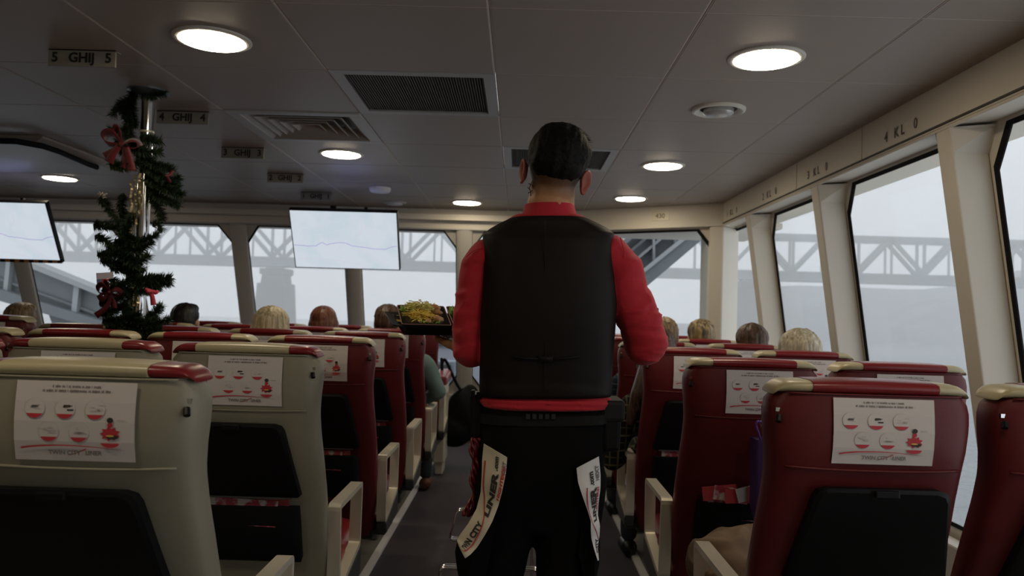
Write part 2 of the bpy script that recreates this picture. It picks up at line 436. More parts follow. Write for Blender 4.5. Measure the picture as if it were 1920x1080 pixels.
ramp('grey steel ramp sloping down behind the left front windows', 15,
     [([(-120, 420), (215, 556)], [(-120, 432), (215, 566)], -.25, .5, 1, 'upper_flange'), ([(-120, 432), (215, 566)], [(-120, 505), (215, 620)], 0, .12, 0, 'web'),
      ([(-120, 505), (215, 610)], [(-120, 530), (215, 626)], -.3, .6, 0, 'lower_flange'), ([(-120, 478), (215, 598)], [(-120, 483), (215, 603)], -.08, .2, 0, 'rail'),
      ([(80, 560), (120, 575)], [(110, 640), (220, 640)], .3, .8, 0, 'support')],
     [((147, 532), (140, 600), .10), ((20, 480), (13, 548), .08)])
ramp('grey steel ramp rising to the right beyond the front corner window', 12,
     [([(1130, 570), (1345, 398)], [(1130, 607), (1345, 425)], -.35, .7, 0, 'lower_flange'), ([(1130, 566), (1345, 392)], [(1130, 574), (1345, 402)], -.4, .1, 1, 'flange_edge'),
      ([(1110, 505), (1345, 300)], [(1130, 568), (1345, 396)], 0, .12, 0, 'web'), ([(1120, 545), (1345, 355)], [(1120, 551), (1345, 362)], -.15, .2, 1, 'rail'),
      ([(1100, 510), (1345, 300)], [(1100, 520), (1345, 312)], -.35, .7, 0, 'upper_flange'), ([(1120, 520), (1345, 330)], [(1120, 527), (1345, 337)], -.15, .2, 0, 'rail')],
     [((1224, 425), (1226, 515), .035), ((1262, 400), (1267, 482), .035)], (1122, 572))
# the bow deck in front of the windows
deck = thing('foredeck', 'blue grey foredeck with low bulwark outside the front windows', 'deck', (0, 8.2, 0))
dk = mat('blue_grey_deck', (.20, .23, .26), .6)
mb = MB(); mb.box((-1, 1.7, -.02), (9.5, 3.0, .04)); mb.build('deck_plate', dk, deck)
mb = MB(); mb.box((-1, 3.2, .38), (9.5, .06, .78)); mb.build('bulwark', mat('pale_bulwark', (.36, .38, .42), .6), deck)
mb = MB(); mb.box((-1, 3.18, .79), (9.5, .12, .05)); mb.build('cap_rail', dark_metal, deck)
mb = MB(); mb.box((-1.05, 2.6, .42), (.42, .4, .34)); mb.box((-1.05, 2.39, .45), (.34, .02, .20), 1); mb.build('locker', [dk, dark_metal], deck, bevel=.01)

# ------------------------------------------------------------------ ceiling fixtures
def downlight(x, y, label, r=.112):
    t = thing('ceiling_light', label, 'ceiling light', (x, y, H))
    mb = MB(); mb.lathe((0, 0, 0), [(r + .022, 0), (r + .022, -.004), (r + .018, -.007), (r + .004, -.009), (r, -.007), (r, 0)]); mb.build('lamp_ring', lamp_white, t, smooth=True)
    mb = MB(); mb.lathe((0, 0, 0), [(r, -.004), (r * .97, -.011), (r * .7, -.015), (0.001, -.016)]); mb.build('diffuser', glow, t, smooth=True)
for x, y, lab in ((-1.105, 2.74, 'large round lit ceiling light in front of the first grille, left'), (.857, 2.79, 'large round lit ceiling light nearest on the right'),
                  (-1.09, 4.70, 'round lit ceiling light just beyond the louvred vent'), (.857, 4.80, 'round lit ceiling light beyond the round detector on the right'),
                  (.85, 6.15, 'farthest round lit ceiling light on the right, by the front corner'), (-.46, 6.62, 'small round lit ceiling light beside the hanging screen'),
                  (-3.49, 5.90, 'round lit ceiling light at far left above the left screen')): downlight(x, y, lab)
# unseen lamps behind the camera of the same fitting
for x, w_ in ((-3.3, 'far left'), (-1.1, 'middle'), (.86, 'right')): downlight(x, .8, 'round lit ceiling light just above the viewer, %s' % w_)

def row_sign(n, y):
    t = thing('row_sign', 'hanging row sign with lettering %s' % {5: 'five GHIJ, nearest', 4: 'four GHIJ beside the chrome pole', 3: 'three GHIJ beyond the louvred vent', 2: 'two GHIJ, second from the front', 1: 'one GHIJ above the map screen'}[n], 'sign', (-1.65, y, H), group=None)
    mb = MB(); mb.box((0, .005, -.030), (.250, .010, .066)); mb.box((0, .02, -.001), (.250, .04, .006))
    mb.build('plate', sign_m, t)
    for s, x in ((str(n), -.100), ('GHIJ', 0), (str(n), .100)):
        mb = MB(); vs, fs = text_mesh(s, .050, .0016)
        mb.add([(v.x + x, -.0015, v.y - .032) for v in vs], fs)
        mb.build('lettering', letter_m, t)
for n, y in ((5, 2.89), (4, 3.77), (3, 4.60), (2, 5.45), (1, 6.29)): row_sign(n, y)
for n, y in ((4, 3.36), (3, 4.30), (2, 5.12), (1, 6.02)):
    t = thing('wall_row_marking', 'row marking on the side window header, %s' % {4: 'four KL, nearest and largest', 3: 'three KL', 2: 'two KL', 1: 'one KL in the front corner'}[n], 'sign', (1.609, y, HB + .075))
    for s, dy, m_ in ((str(n), .13, letter_m), ('K', .035, letter_m), ('L', -.02, letter_m), ('0', -.13, letter_faint)):
        mb = MB(); vs, fs = text_mesh(s, .062, .001)
        mb.add([(-.0015, -v.x + dy, v.y) for v in vs], fs)
        mb.build('lettering', m_, t)
t = thing('small_notice', 'small pale notice plate reading 430 on the front header', 'sign', B0.to_3d() + tv.to_3d() * 1.0 + Vector((0, 0, HB + .10)))
t.rotation_euler.z = math.atan2(tv.y, tv.x)
mb = MB(); mb.box((0, -.003, 0), (.15, .005, .075)); mb.build('plate', mat('pale_plate', (.60, .56, .44), .4), t)
mb = MB(); vs, fs = text_mesh('430', .055, .001); mb.add([(v.x, -.0065, v.y) for v in vs], fs); mb.build('lettering', mat('faint_brown_lettering', (.18, .14, .07), .5), t)
def grille(i, j, label):
    x0, y0 = X0 + i * TILE, Y0 + j * TILE; cx, cy = x0 + TILE / 2, y0 + TILE / 2
    t = thing('ceiling_grille', label, 'ceiling grille', (cx, cy, H)); e = TILE / 2 - .004; q = e - .045
    mb = MB()
    for a in ((-e, -e, e, -q), (-e, q, e, e), (-e, -q, -q, q), (q, -q, e, q)): mb.box(((a[0] + a[2]) / 2, (a[1] + a[3]) / 2, .008), (a[2] - a[0], a[3] - a[1], .02))
    mb.build('frame', vent_grey, t)
    mb = MB(); n = 52
    for k in range(n): mb.box((-q + (k + .5) * 2 * q / n, 0, .012), (q / n * 1.05, 2 * q, .012))
    mb.build('slats', grille_dark, t)
    mb = MB(); mb.box((0, 0, .026), (2 * e, 2 * e, .006)); mb.build('backing', grille_back, t)
grille(0, 0, 'dark ribbed square ceiling grille left of the waiter'); grille(1, 2, 'dark ribbed ceiling grille behind the waiter\'s head')
def louvre(i, j):
    x0, y0 = X0 + i * TILE, Y0 + j * TILE
    t = thing('ceiling_vent', 'square louvred ceiling vent with stepped blades', 'ceiling vent', (x0 + TILE / 2, y0 + TILE / 2, H)); e = TILE / 2 - .004; q = e - .06
    mb = MB()
    for a in ((-e, -e, e, -q), (-e, q, e, e), (-e, -q, -q, q), (q, -q, e, q)): mb.box(((a[0] + a[2]) / 2, (a[1] + a[3]) / 2, .004), (a[2] - a[0], a[3] - a[1], .018))
    mb.build('frame', vent_grey, t, bevel=.003)
    for k in range(5):
        ro = q - .004 - k * .048; ri = ro - .062; mb = MB()
        R = [[Vector((sx * r, sy * r, z)) for sx, sy in ((-1, -1), (1, -1), (1, 1), (-1, 1))] for r, z in ((ro, -.002), (ri, .045), (ri + .004, .049), (ro + .001, .004))]
        mb.loft(R + [R[0]], cap=False); mb.build('blade', louvre_m, t)
    mb = MB(); mb.box((0, 0, .075), (2 * e, 2 * e, .006)); mb.build('backing', grille_back, t)
louvre(-1, 1)
t = thing('ceiling_speaker', 'round ceiling vent with clear domed centre between the right lights', 'ceiling vent', (.865, 3.49, H))
mb = MB(); mb.lathe((0, 0, 0), [(.118, 0), (.116, -.010), (.106, -.014), (.090, -.008), (.082, .0), (.078, .004)]); mb.build('flange', lamp_white, t, smooth=True)
mb = MB(); mb.lathe((0, 0, 0), [(.080, -.001), (.066, -.001)]); mb.build('gap', grille_back, t)
mb = MB(); mb.lathe((0, 0, 0), [(.066, -.001), (.066, -.018), (.055, -.027), (.035, -.030), (.001, -.031)]); mb.build('dome', mat('satin_dome', (.5, .5, .48), .2, .3), t, smooth=True)
t = thing('smoke_detector', 'pale low round detector near the hanging screen', 'smoke detector', (-1.08, 5.97, H))
mb = MB(); mb.lathe((0, 0, 0), [(.082, 0), (.080, -.022), (.070, -.034), (.001, -.037)]); mb.build('housing', mat('pale_detector', (.72, .72, .74), .35), t, smooth=True)
t = thing('round_ceiling_vent', 'small dark ringed round vent nearest the front header', 'ceiling vent', (-1.09, 6.74, H))
mb = MB(); mb.lathe((0, 0, 0), [(.10, 0), (.098, -.008), (.075, -.012), (.07, -.002)]); mb.build('flange', vent_grey, t, smooth=True)
mb = MB(); mb.lathe((0, 0, 0), [(.07, -.002), (.068, -.02), (.04, -.026), (.001, -.027)]); mb.build('core', mat('white_core', (.6, .6, .62), .4), t, smooth=True)
# dropped access panel with curved dark track, upper left
t = thing('ceiling_hatch', 'dropped ceiling panel with sloping edge at upper left', 'ceiling panel', (-3.9, 4.95, H))
mb = MB(); mb.loft([[Vector((x, y, z)) for x, y in ((-1.5, -e * .54), (1.18 * e, -e * .54), (1.18 * e, e * .58), (-1.5, e * .58))] for e, z in ((1, .0), (1, -.012), (.955, -.035))])
mb.build('panel', ceil_m, t, bevel=.004)
tr = thing('curved_track', 'curved black track running under the dropped ceiling panel', 'track', (-3.9, 4.9, H - .045))
mb = MB()
for dz, oy in ((0, 0), (0, .03)):
    pts = [at(x, y + oy * 60, 1) for x, y in ((-200, 262), (-60, 262), (30, 264), (80, 273), (110, 283), (140, 296), (165, 307), (182, 313))]
    P2 = []
    for p in pts:
        d = p - Vector((0, 0, EYE)); k = (H - .052 - EYE) / d.z; P2.append(Vector((0, 0, EYE)) + d * k - Vector((-3.9, 4.9, H - .045)))
    mb.tube(P2, .014, 8)
mb.build('rail', black_m, tr, smooth=True)
tag(tr, 'curved black track running under the dropped ceiling panel', 'track')

# ------------------------------------------------------------------ hanging screens
def screen_mat():
    m = bpy.data.materials.new('screen_map'); m.use_nodes = True; nt = m.node_tree; b = nt.nodes['Principled BSDF']
    tc = nt.nodes.new('ShaderNodeTexCoord'); n = nt.nodes.new('ShaderNodeTexNoise'); n.inputs['Scale'].default_value = 7; n.inputs['Detail'].default_value = 6
    r = nt.nodes.new('ShaderNodeValToRGB'); e = r.color_ramp.elements
    e[0].position = .38; e[0].color = (.63, .73, .81, 1); e[1].position = .56; e[1].color = (.70, .76, .84, 1)
    nt.links.new(tc.outputs['Object'], n.inputs['Vector']); nt.links.new(n.outputs['Fac'], r.inputs['Fac'])
    nt.links.new(r.outputs['Color'], b.inputs['Emission Color']); b.inputs['Emission Strength'].default_value = .87
    b.inputs['Base Color'].default_value = (.02, .02, .02, 1); b.inputs['Roughness'].default_value = .2
    return m
scr = screen_mat()
line_v = mat('map_river', (.2, .2, .3), .5, emit=(.38, .36, .66), es=.9)
line_p = mat('map_border', (.3, .2, .25), .5, emit=(.58, .52, .66), es=1)
def tv(x, label, tape):
    # top edge nearer, screen tilted down
    W, Hh = .78, .465
    t = thing('hanging_screen', label, 'screen', (x, 5.72, 1.742)); tilt = math.atan2(.22, .39)
    B = bpy.data.objects.new('display', None)
    M = Matrix.Rotation(tilt, 4, 'X')
    def Q(u, v, d): return M @ Vector((u, d, v))
    mb = MB(); mb.hexa([Q(a, b, d) for b in (-Hh / 2,) for a, d in ((-W / 2, 0), (W / 2, 0), (W / 2, .045), (-W / 2, .045))] + [Q(a, Hh / 2, d) for a, d in ((-W / 2, 0), (W / 2, 0), (W / 2, .045), (-W / 2, .045))])
    mb.build('casing', plastic_black, t, bevel=.004)
    mb = MB(); mb.add([Q(a * (W / 2 - .008), b * (Hh / 2 - .008), -.001) for a, b in ((-1, -1), (1, -1), (1, 1), (-1, 1))], [(0, 1, 2, 3)])
    pn = mb.build('display_panel', scr, t)
    def poly(pts, wd, mi, mb):
        for i in range(len(pts) - 1):
            a, b = Vector(pts[i]), Vector(pts[i + 1]); n = Vector((-(b - a).y, (b - a).x)).normalized() * wd
            mb.add([Q(p.x, p.y, -.002) for p in (a - n, b - n, b + n, a + n)], [(0, 1, 2, 3)], mi)
    mb = MB(); rnd = random.Random(3)
    riv = [(-.38, -.045), (-.30, -.050), (-.22, -.05), (-.19, -.03), (-.17, -.02), (-.14, -.04), (-.10, -.025), (-.05, -.02), (.0, -.02), (.03, -.035), (.07, -.045), (.14, -.05), (.20, -.062), (.25, -.065), (.30, -.06), (.34, -.04), (.38, -.035)]
    P_ = []
    for i in range(len(riv) - 1):
        for k in range(4):
            f = k / 4; P_.append((riv[i][0] * (1 - f) + riv[i + 1][0] * f, riv[i][1] * (1 - f) + riv[i + 1][1] * f + rnd.uniform(-.003, .003)))
    P_.append(riv[-1]); poly(P_, .0026, 0, mb); mb.build('river_line', line_v, pn)
    for st in ([(.12, .20), (.13, .1), (.11, .06), (.08, .03), (.07, .0)], [(-.36, -.15), (-.15, -.155), (0, -.17), (.1, -.19), (.15, -.21)], [(.0, -.02), (-.05, -.06), (-.08, -.1)], [(.1, -.06), (.2, -.12), (.28, -.2)]):
        mb = MB(); poly(st, .0010, 0, mb); mb.build('border_line', line_p, pn)
    if tape:
        n = 22
        mb = MB()
        for k in range(n):
            a, b = -W / 2 + k * W / n, -W / 2 + (k + 1) * W / n
            mb.hexa([Q(a, -Hh / 2 - .018, -.002), Q(b, -Hh / 2 - .018, -.002), Q(b, -Hh / 2 - .018, .04), Q(a, -Hh / 2 - .018, .04), Q(a + .008, -Hh / 2 + .006, -.002), Q(b + .008, -Hh / 2 + .006, -.002), Q(b, -Hh / 2 + .006, .04), Q(a, -Hh / 2 + .006, .04)], k % 2)
        mb.build('hazard_tape', [mat('orange_tape', (.65, .25, .04), .5), black_m], t)
    dx = .24 * x; mb = MB(); mb.hexa([(-.03, .05, -.03), (.03, .05, -.03), (.03 + dx, 1.38, .27), (-.03 + dx, 1.38, .27), (-.03, .05, .02), (.03, .05, .02), (.03 + dx, 1.38, .31), (-.03 + dx, 1.38, .31)]); mb.box((0, .10, .0), (.3, .04, .06)); mb.build('bracket', ceil_m, t)
    mb = MB(); mb.box((0, .075, Hh / 2 - .05), (.30, .012, .02)); mb.build('backlight_strip', mat('blue_backlight', (.3, .3, .6), .5, emit=(.42, .48, 1), es=9), t)
    mb = MB(); mb.box((-.1, .02, Hh / 2 + .0), (.04, .03, .04)); mb.box((.14, .02, Hh / 2), (.02, .03, .03)); mb.build('cable_plug', black_m, t)
tv(-1.275, 'wide hanging screen showing a pale map beside the waiter', False)
tv(-3.80, 'hanging screen at the left edge with striped tape along its bottom', True)

# ------------------------------------------------------------------ seats
def sring(hx, hy, cx, cy, z, n=28, e=4.0):
    R = []
    for i in range(n):
        a = 2 * PI * i / n; c, s_ = math.cos(a), math.sin(a)
        R.append(Vector((cx + hx * math.copysign(abs(c) ** (2 / e), c), cy + hy * math.copysign(abs(s_) ** (2 / e), s_), z)))
    return R
def interp(tab, z):
    for (z0, *a), (z1, *b) in zip(tab, tab[1:]):
        if z0 <= z <= z1:
            f = (z - z0) / (z1 - z0); f = f * f * (3 - 2 * f) if False else f
            return [p + (q - p) * f for p, q in zip(a, b)]
    return list(tab[-1][1:]) if z > tab[-1][0] else list(tab[0][1:])
#            z    halfwidth halfdepth back-face y
PROF = [(.30, .190, .045, .245), (.40, .202, .050, .225), (.50, .208, .052, .190), (.60, .210, .052, .150), (.70, .210, .052, .112), (.80, .207, .055, .070), (.87, .203, .058, .042),
        (.93, .202, .062, .018), (.98, .206, .066, .004), (1.03, .211, .068, .0), (1.06, .211, .066, .002), (1.08, .207, .064, .004), (1.09, .202, .062, .005), (1.10, .190, .060, .006)]
BACKS = {}
def back_y(z): return interp(PROF, z)[2]
def round2(pts, r=.022, k=3):
    out = []; n = len(pts)
    for i in range(n):
        p, a, b = Vector(pts[i]), Vector(pts[i - 1]), Vector(pts[(i + 1) % n])
        u = p + (a - p).normalized() * min(r, (a - p).length * .4); v = p + (b - p).normalized() * min(r, (b - p).length * .4)
        for j in range(k + 1): t = j / k; out.append(u * (1 - t) ** 2 + p * 2 * t * (1 - t) + v * t * t)
    return out
def seat_proto(kind, side, tray=True, arm=True, sheet=True, mag=0):
    """side +1: aisle on the left of the seat, -1: aisle on its right"""
    t = bpy.data.objects.new('ferry_seat', None); C.objects.link(t); t.empty_display_size = .1
    body, cap_c, cap_e = (leather_red, leather_cap, leather_cream) if kind == 'red' else (leather_grey, leather_cream, leather_cap)
    mb = MB(); rings = []
    zs = [.30 + .02 * k for k in range(41)]
    for z in zs:
        hw, hd, yb = interp(PROF, z)
        if z < .34: hw -= (.34 - z) * .5
        rings.append(sring(hw, hd, 0, yb + hd, z))
    mb.loft(rings)
    mb.build('backrest', body, t, smooth=True)
    # seam welt across the back under the headrest panel, and headrest pad edges
    mb = MB(); mb.tube([(x, back_y(.945) - .001 + .02 * abs(x / .2) ** 5, .945 - .004 * math.cos(x * 8)) for x in [k * .015 - .18 for k in range(25)]], .0028, 6)
    mb.tube([(x, back_y(1.098) - .001 + .02 * abs(x / .2) ** 5, 1.098) for x in [k * .015 - .18 for k in range(25)]], .0022, 6)
    mb.build('seam', body, t, smooth='all')
    # headrest cap: arched bolster, split into centre band and two end wedges
    def capring(x):
        f = abs(x) / .212; top = 1.127 - .006 * f ** 2 - (.020 * max(0, (f - .80) / .16) ** 2)
        bot = min(1.098, top - .010); hy = .068 * (1 - min(f, .985) ** 4) ** .25; yc = .071
        R = []
        for i in range(14):
            a = 2 * PI * i / 14; c, s_ = math.cos(a), math.sin(a)
            R.append(Vector((x, yc + hy * math.copysign(abs(c) ** .6, c), (top + bot) / 2 + (top - bot) / 2 * math.copysign(abs(s_) ** .7, s_))))
        return R
    def caprun(a, b, slant, nm, m, g=0):
        mb = MB(); xs = [a + (b - a) * k / 10 for k in range(11)]; rr = []
        for x in xs:
            R = capring(max(-.212, min(.212, x)))
            k = 1 + g
            rr.append([Vector((p.x + slant * (p.z - 1.11) * (1 if x in (a, b) and abs(x) < .2 else 0), .071 + (p.y - .071) * k, p.z + g * .03 * (1 if p.z > 1.11 else -1))) for p in R])
        mb.loft(rr); return mb.build(nm, m, t, smooth=True, angle=60)
    caprun(-.13, .13, 0, 'headrest_band', cap_c, .04)
    caprun(-.203, -.125, 0, 'headrest_end', cap_e); caprun(.125, .203, 0, 'headrest_end', cap_e)
    # clip for a grab handle near the aisle corner
    mb = MB(); sx = -side * .196
    mb.box((sx, .032, 1.062), (.012, .022, .008), 0); mb.tube([(sx, .018, 1.05), (sx - side * .004, .010, 1.038)], .006, 8, 1)
    mb.build('grab_clip', [chrome, plastic_black], t, smooth=True)
    off = side * .020
    if tray:
        mb = MB()
        def trp(hw0, hw1, z0, z1, dy, r=.02):
            q = [(-hw0, z0), (hw0, z0), (hw1, z1)]
            pts = [(-hw0 + r * .3, z0), (hw0 - r * .3, z0), (hw0, z0 + r * .3), (hw1 + (hw0 - hw1) * .12, z1 - r), (hw1 - .003, z1 - r * .3), (hw1 - r, z1), (-hw1 + r, z1), (-hw1 + .003, z1 - r * .3), (-hw1 - (hw0 - hw1) * .12, z1 - r), (-hw0, z0 + r * .3)]
            return [Vector((x + off, back_y(z) + dy, z)) for x, z in pts]
        a, b, c = trp(.172, .135, .685, .905, .012), trp(.172, .135, .685, .905, -.022), trp(.164, .128, .693, .897, -.028)
        mb.loft([a, b, c]); mb.build('tray_table', plastic_black, t, smooth=True, angle=30)
        mb = MB(); mb.box((off, back_y(.90) - .034, .897), (.05, .010, .016)); mb.build('tray_latch', plastic_black, t, bevel=.003)
        mb = MB(); mb.box((off, back_y(.69) - .024, .684), (.30, .006, .004)); mb.build('tray_edge', dark_metal, t)
    mb = MB(); P0 = []
    for z, hw, dy in ((.47, .150, .0), (.49, .157, -.03), (.60, .160, -.042), (.655, .160, -.040)):
        P0.append([Vector((x * hw + off * .8, back_y(z) + y * 1.0, z)) for x, y in ((-1, .01), (-1, dy * .6), (-.9, dy), (.9, dy), (1, dy * .6), (1, .01))])
    mb.loft(P0); mb.build('magazine_pocket', fabric_black, t, smooth=True, angle=50)
    if mag:
        mb = MB(); rnd = random.Random(mag)
        z0, z1 = .60, .694 if tray else .715
        for k, (xx, ww, mi) in enumerate(((.0, .27, 1), (-.015, .235, 0))):
            y = back_y(.64) - .012 - k * .008
            mb.box((xx + off, y, (z0 + z1 - k * .02) / 2), (ww, .005, z1 - z0 - k * .02), mi, M=Matrix.Rotation(-.10, 3, 'X') @ Matrix.Rotation(rnd.uniform(-.06, .06), 3, 'Y'))
        mb.build('magazine', [mag_m, mat('red_magazine', (.34, .04, .05), .35)], t)
    if sheet:
        sh = MB(); cz, wz = 1.024, .136; y0 = -.0035; sw = .207
        def sp(u, v, d): return Vector((.013 + (u - .5) * sw, back_y(cz + (v - .5) * wz) + y0 - d, cz + (v - .5) * wz))
        for k in range(4): sh.add([sp(0, k / 4, 0), sp(1, k / 4, 0), sp(1, (k + 1) / 4, 0), sp(0, (k + 1) / 4, 0)], [(0, 1, 2, 3)], 0)
        shp = sh.build('notice_sheet', paper, t)
        ar = wz / sw; q = MB(); rnd = random.Random(5)
        def quad(u0, v0, u1, v1, mi, d=.0008): q.add([sp(u0, v0, d), sp(u1, v0, d), sp(u1, v1, d), sp(u0, v1, d)], [(0, 1, 2, 3)], mi)
        def words(u0, u1, v, h, mi):
            u = u0
            while u < u1:
                l = rnd.uniform(.004, .011)
                quad(u, v - h * rnd.uniform(.35, .5), min(u + l, u1), v + h * rnd.uniform(.35, .6), mi); u += l + (.004 if rnd.random() < .75 else .014)
        words(.30, .70, .935, .030, 1); words(.22, .80, .880, .032, 1)
        def blob(cu, cv, ru, rv, mi, a0=0, a1=2 * PI, d=.001, n=16):
            pts = [sp(cu + ru * math.cos(a0 + (a1 - a0) * k / n), cv + rv * math.sin(a0 + (a1 - a0) * k / n), d) for k in range(n + 1)]
            q.add(pts, [tuple(range(n + 1))], mi)
        for k, (cu, cv) in enumerate(((.17, .66), (.42, .66), (.67, .66), (.29, .37), (.54, .37))):
            ru = .085; rv = ru / ar
            blob(cu, cv, ru, rv, 5, d=.0006); blob(cu, cv, ru * .97, rv * .97, 0, d=.0008)
            blob(cu, cv, ru * .95, rv * .95, 3, PI * 1.18, PI * 1.82, d=.0012)
            for _ in range(7):
                a, b = cu + rnd.uniform(-.05, .03), cv + rnd.uniform(-.03, .05)
                quad(a, b, a + rnd.uniform(.02, .06), b + rnd.uniform(.008, .025), (rnd.choice((1, 2)) if k == 1 else rnd.choice((1, 5, 1)) if k == 0 else 5), .0014)
        # red figure-like emblem reduced to plain shapes
        q.add([sp(.80 + .088 * math.cos(a) * r_, .36 + .095 * math.sin(a) * r_, .0012) for a, r_ in [(2 * PI * k / 18, 1.0 if k % 2 else .68) for k in range(18)]], [tuple(range(18))], 3); blob(.80, .24, .075, .055, 3, PI, 2 * PI, d=.0016); blob(.82, .32, .05, .028, 2, d=.0018)
        blob(.80, .335, .035, .012, 4, d=.002); blob(.80, .47, .022, .032, 3, d=.0016); blob(.80, .53, .027, .036, 2, d=.0016); words(.86, .93, .53, .02, 5)
        # red swoosh and ship-line name
        def swoosh(pts, w0, w1):
            n = len(pts) - 1
            for i in range(n):
                wa, wb = w0 + (w1 - w0) * i / n, w0 + (w1 - w0) * (i + 1) / n
                (a, b), (c, d) = pts[i], pts[i + 1]
                q.add([sp(a, b - wa, .001), sp(c, d - wb, .001), sp(c, d + wb, .001), sp(a, b + wa, .001)], [(0, 1, 2, 3)], 3)
        swoosh([(.06 + .86 * k / 14, .155 + .045 * math.sin(PI * (k / 14) ** .8)) for k in range(15)], .012, .001)
        swoosh([(.44 + .16 * k / 6, .07 + .09 * (k / 6) ** 1.3) for k in range(7)], .003, .008)
        for s_, u in (('TWIN CITY', .42), ('LINER', .66)):
            vs, fs = text_mesh(s_, .052, .0015)
            q.add([sp(u + v.x, .105 + v.y / ar, .0018) for v in vs], fs, 1)
        q.build('print', [paper, ink_grey, ink_dark, ink_red, ink_yellow, ink_light], shp)
    # cushion, pedestal
    mb = MB(); rr = []
    for y, hx, z0, z1 in ((.26, .19, .33, .44), (.30, .212, .315, .465), (.50, .215, .31, .46), (.68, .212, .315, .475), (.74, .20, .33, .47), (.765, .17, .36, .44)):
        R = sring(hx, (z1 - z0) / 2, 0, 0, 0, 24, 4.0); rr.append([Vector((p.x, y, (z0 + z1) / 2 + p.y)) for p in R])
    mb.loft(rr); mb.build('seat_cushion', leather_red if kind == 'red' else leather_cap, t, smooth=True, angle=60)
    mb = MB(); mb.box((0, .50, .30), (.36, .40, .05)); mb.build('seat_frame', dark_metal, t, bevel=.006)
    for sx in (-1, 1):
        mb = MB(); lx = side * .045 + sx * .07; mb.hexa([(lx - .02, .38, .012), (lx + .02, .38, .012), (lx + .02, .64, .012), (lx - .02, .64, .012), (lx - .02, .46, .29), (lx + .02, .46, .29), (lx + .02, .56, .29), (lx - .02, .56, .29)])
        mb.build('leg', dark_metal, t, bevel=.006)
    if arm:
        # flat aluminium loop armrest on the aisle side
        sx = -side; xc = sx * .226
        path = [(.575, .625, 1), (.545, .638, 0)]
        out = [(.212, .642), (.560, .642), (.553, .425), (.235, .360)]
        def rnd_path(pts, r=.02):
            R = []; n = len(pts)
            for i in range(n):
                p, a, b = Vector(pts[i]), Vector(pts[i - 1]), Vector(pts[(i + 1) % n])
                R.append(p)
            return R
        O_ = round2(out); cy = sum(p.x for p in O_) / len(O_)
        # inner contour by offsetting
        I_ = []
        n = len(O_)
        for i in range(n):
            p, a, b = O_[i], O_[i - 1], O_[(i + 1) % n]
            d1 = (p - a).normalized(); d2 = (b - p).normalized(); nn = (Vector((d1.y, -d1.x)) + Vector((d2.y, -d2.x))).normalized()
            k = 1 / max(.4, nn.dot(Vector((d1.y, -d1.x))))
            I_.append(p + nn * .017 * k)
        mb = MB(); hw = .019
        for i in range(n):
            j = (i + 1) % n
            mb.hexa([Vector((xc - hw, O_[i].x, O_[i].y)), Vector((xc - hw, O_[j].x, O_[j].y)), Vector((xc - hw, I_[j].x, I_[j].y)), Vector((xc - hw, I_[i].x, I_[i].y)),
                     Vector((xc + hw, O_[i].x, O_[i].y)), Vector((xc + hw, O_[j].x, O_[j].y)), Vector((xc + hw, I_[j].x, I_[j].y)), Vector((xc + hw, I_[i].x, I_[i].y))])
        mb.build('armrest', alu, t, bevel=.003, seg=2)
        mb = MB(); mb.hexa([(xc - .022 , .26, .315), (xc + .022, .26, .315), (xc + .022, .55, .33), (xc - .022, .55, .33), (xc - .022, .24, .362), (xc + .022, .24, .362), (xc + .022, .552, .426), (xc - .022, .552, .426)])
        mb.box((sx * .19, .40, .31), (.09, .20, .03))
        mb.build('side_panel', dark_metal, t, bevel=.006)
    return t
protos = {}
ROWS_L = [1.35 + .836 * k for k in range(6)]; ROWS_R = [1.64 + .836 * k for k in range(6)]
row_word = ['nearest row', 'second row', 'third row', 'fourth row', 'fifth row', 'frontmost row']
def place(kind, side, x, y, label, group, tray=True, arm=False, sheet=True, mag=0, dz=0, rz=0):
    key = (kind, side, tray, arm, sheet, mag)
    if key in protos: o = copy_tree(protos[key])
    else: o = seat_proto(kind, side, tray, arm, sheet, mag); protos[key] = o
    o.location = (x, y, dz); o.rotation_euler.z = rz; tag(o, label, 'seat', group)
    return o
GL, GR = 'passenger seats left of the aisle', 'passenger seats right of the aisle'
colL = {'J': (-.765, 'beside the aisle'), 'I': (-1.232, 'second from the aisle'), 'H': (-1.70, 'third from the aisle'), 'G': (-2.167, 'fourth from the aisle'), 'F': (-2.634, 'at the far left edge')}
for r, y in enumerate(ROWS_L):
    for c, (x, w_) in colL.items():
        if r == 0 and c != 'J': continue
        if r == 1 and c in 'GF': continue
        if c == 'F' and r != 3: continue
        kind = 'grey' if r < 2 else 'red'
        desc = 'grey seat with cream top band' if kind == 'grey' else 'dark red seat with cream corners'
        place(kind, -1, x, y, '%s, %s, left block, %s' % (desc, row_word[r], w_), GL, arm=(c == 'J'), mag=(1 if c == 'J' and r in (1, 2, 3) else 0), dz=(.035 if c == 'F' else .004))
for r, y in enumerate(ROWS_R):
    for c, x, w_ in (('K', .745, 'beside the aisle'), ('L', 1.213, 'by the side windows')):
        place('red', 1, x, y, 'dark red seat, %s, right block, %s%s' % (row_word[r], w_, ', with stuffed seat pocket' if (c == 'K' and r == 1) else ''), GR, tray=not (c == 'K' and r == 1), arm=(c == 'K'), mag=(2 if c == 'K' and r in (0, 1, 2) else 0), dz=-.012)
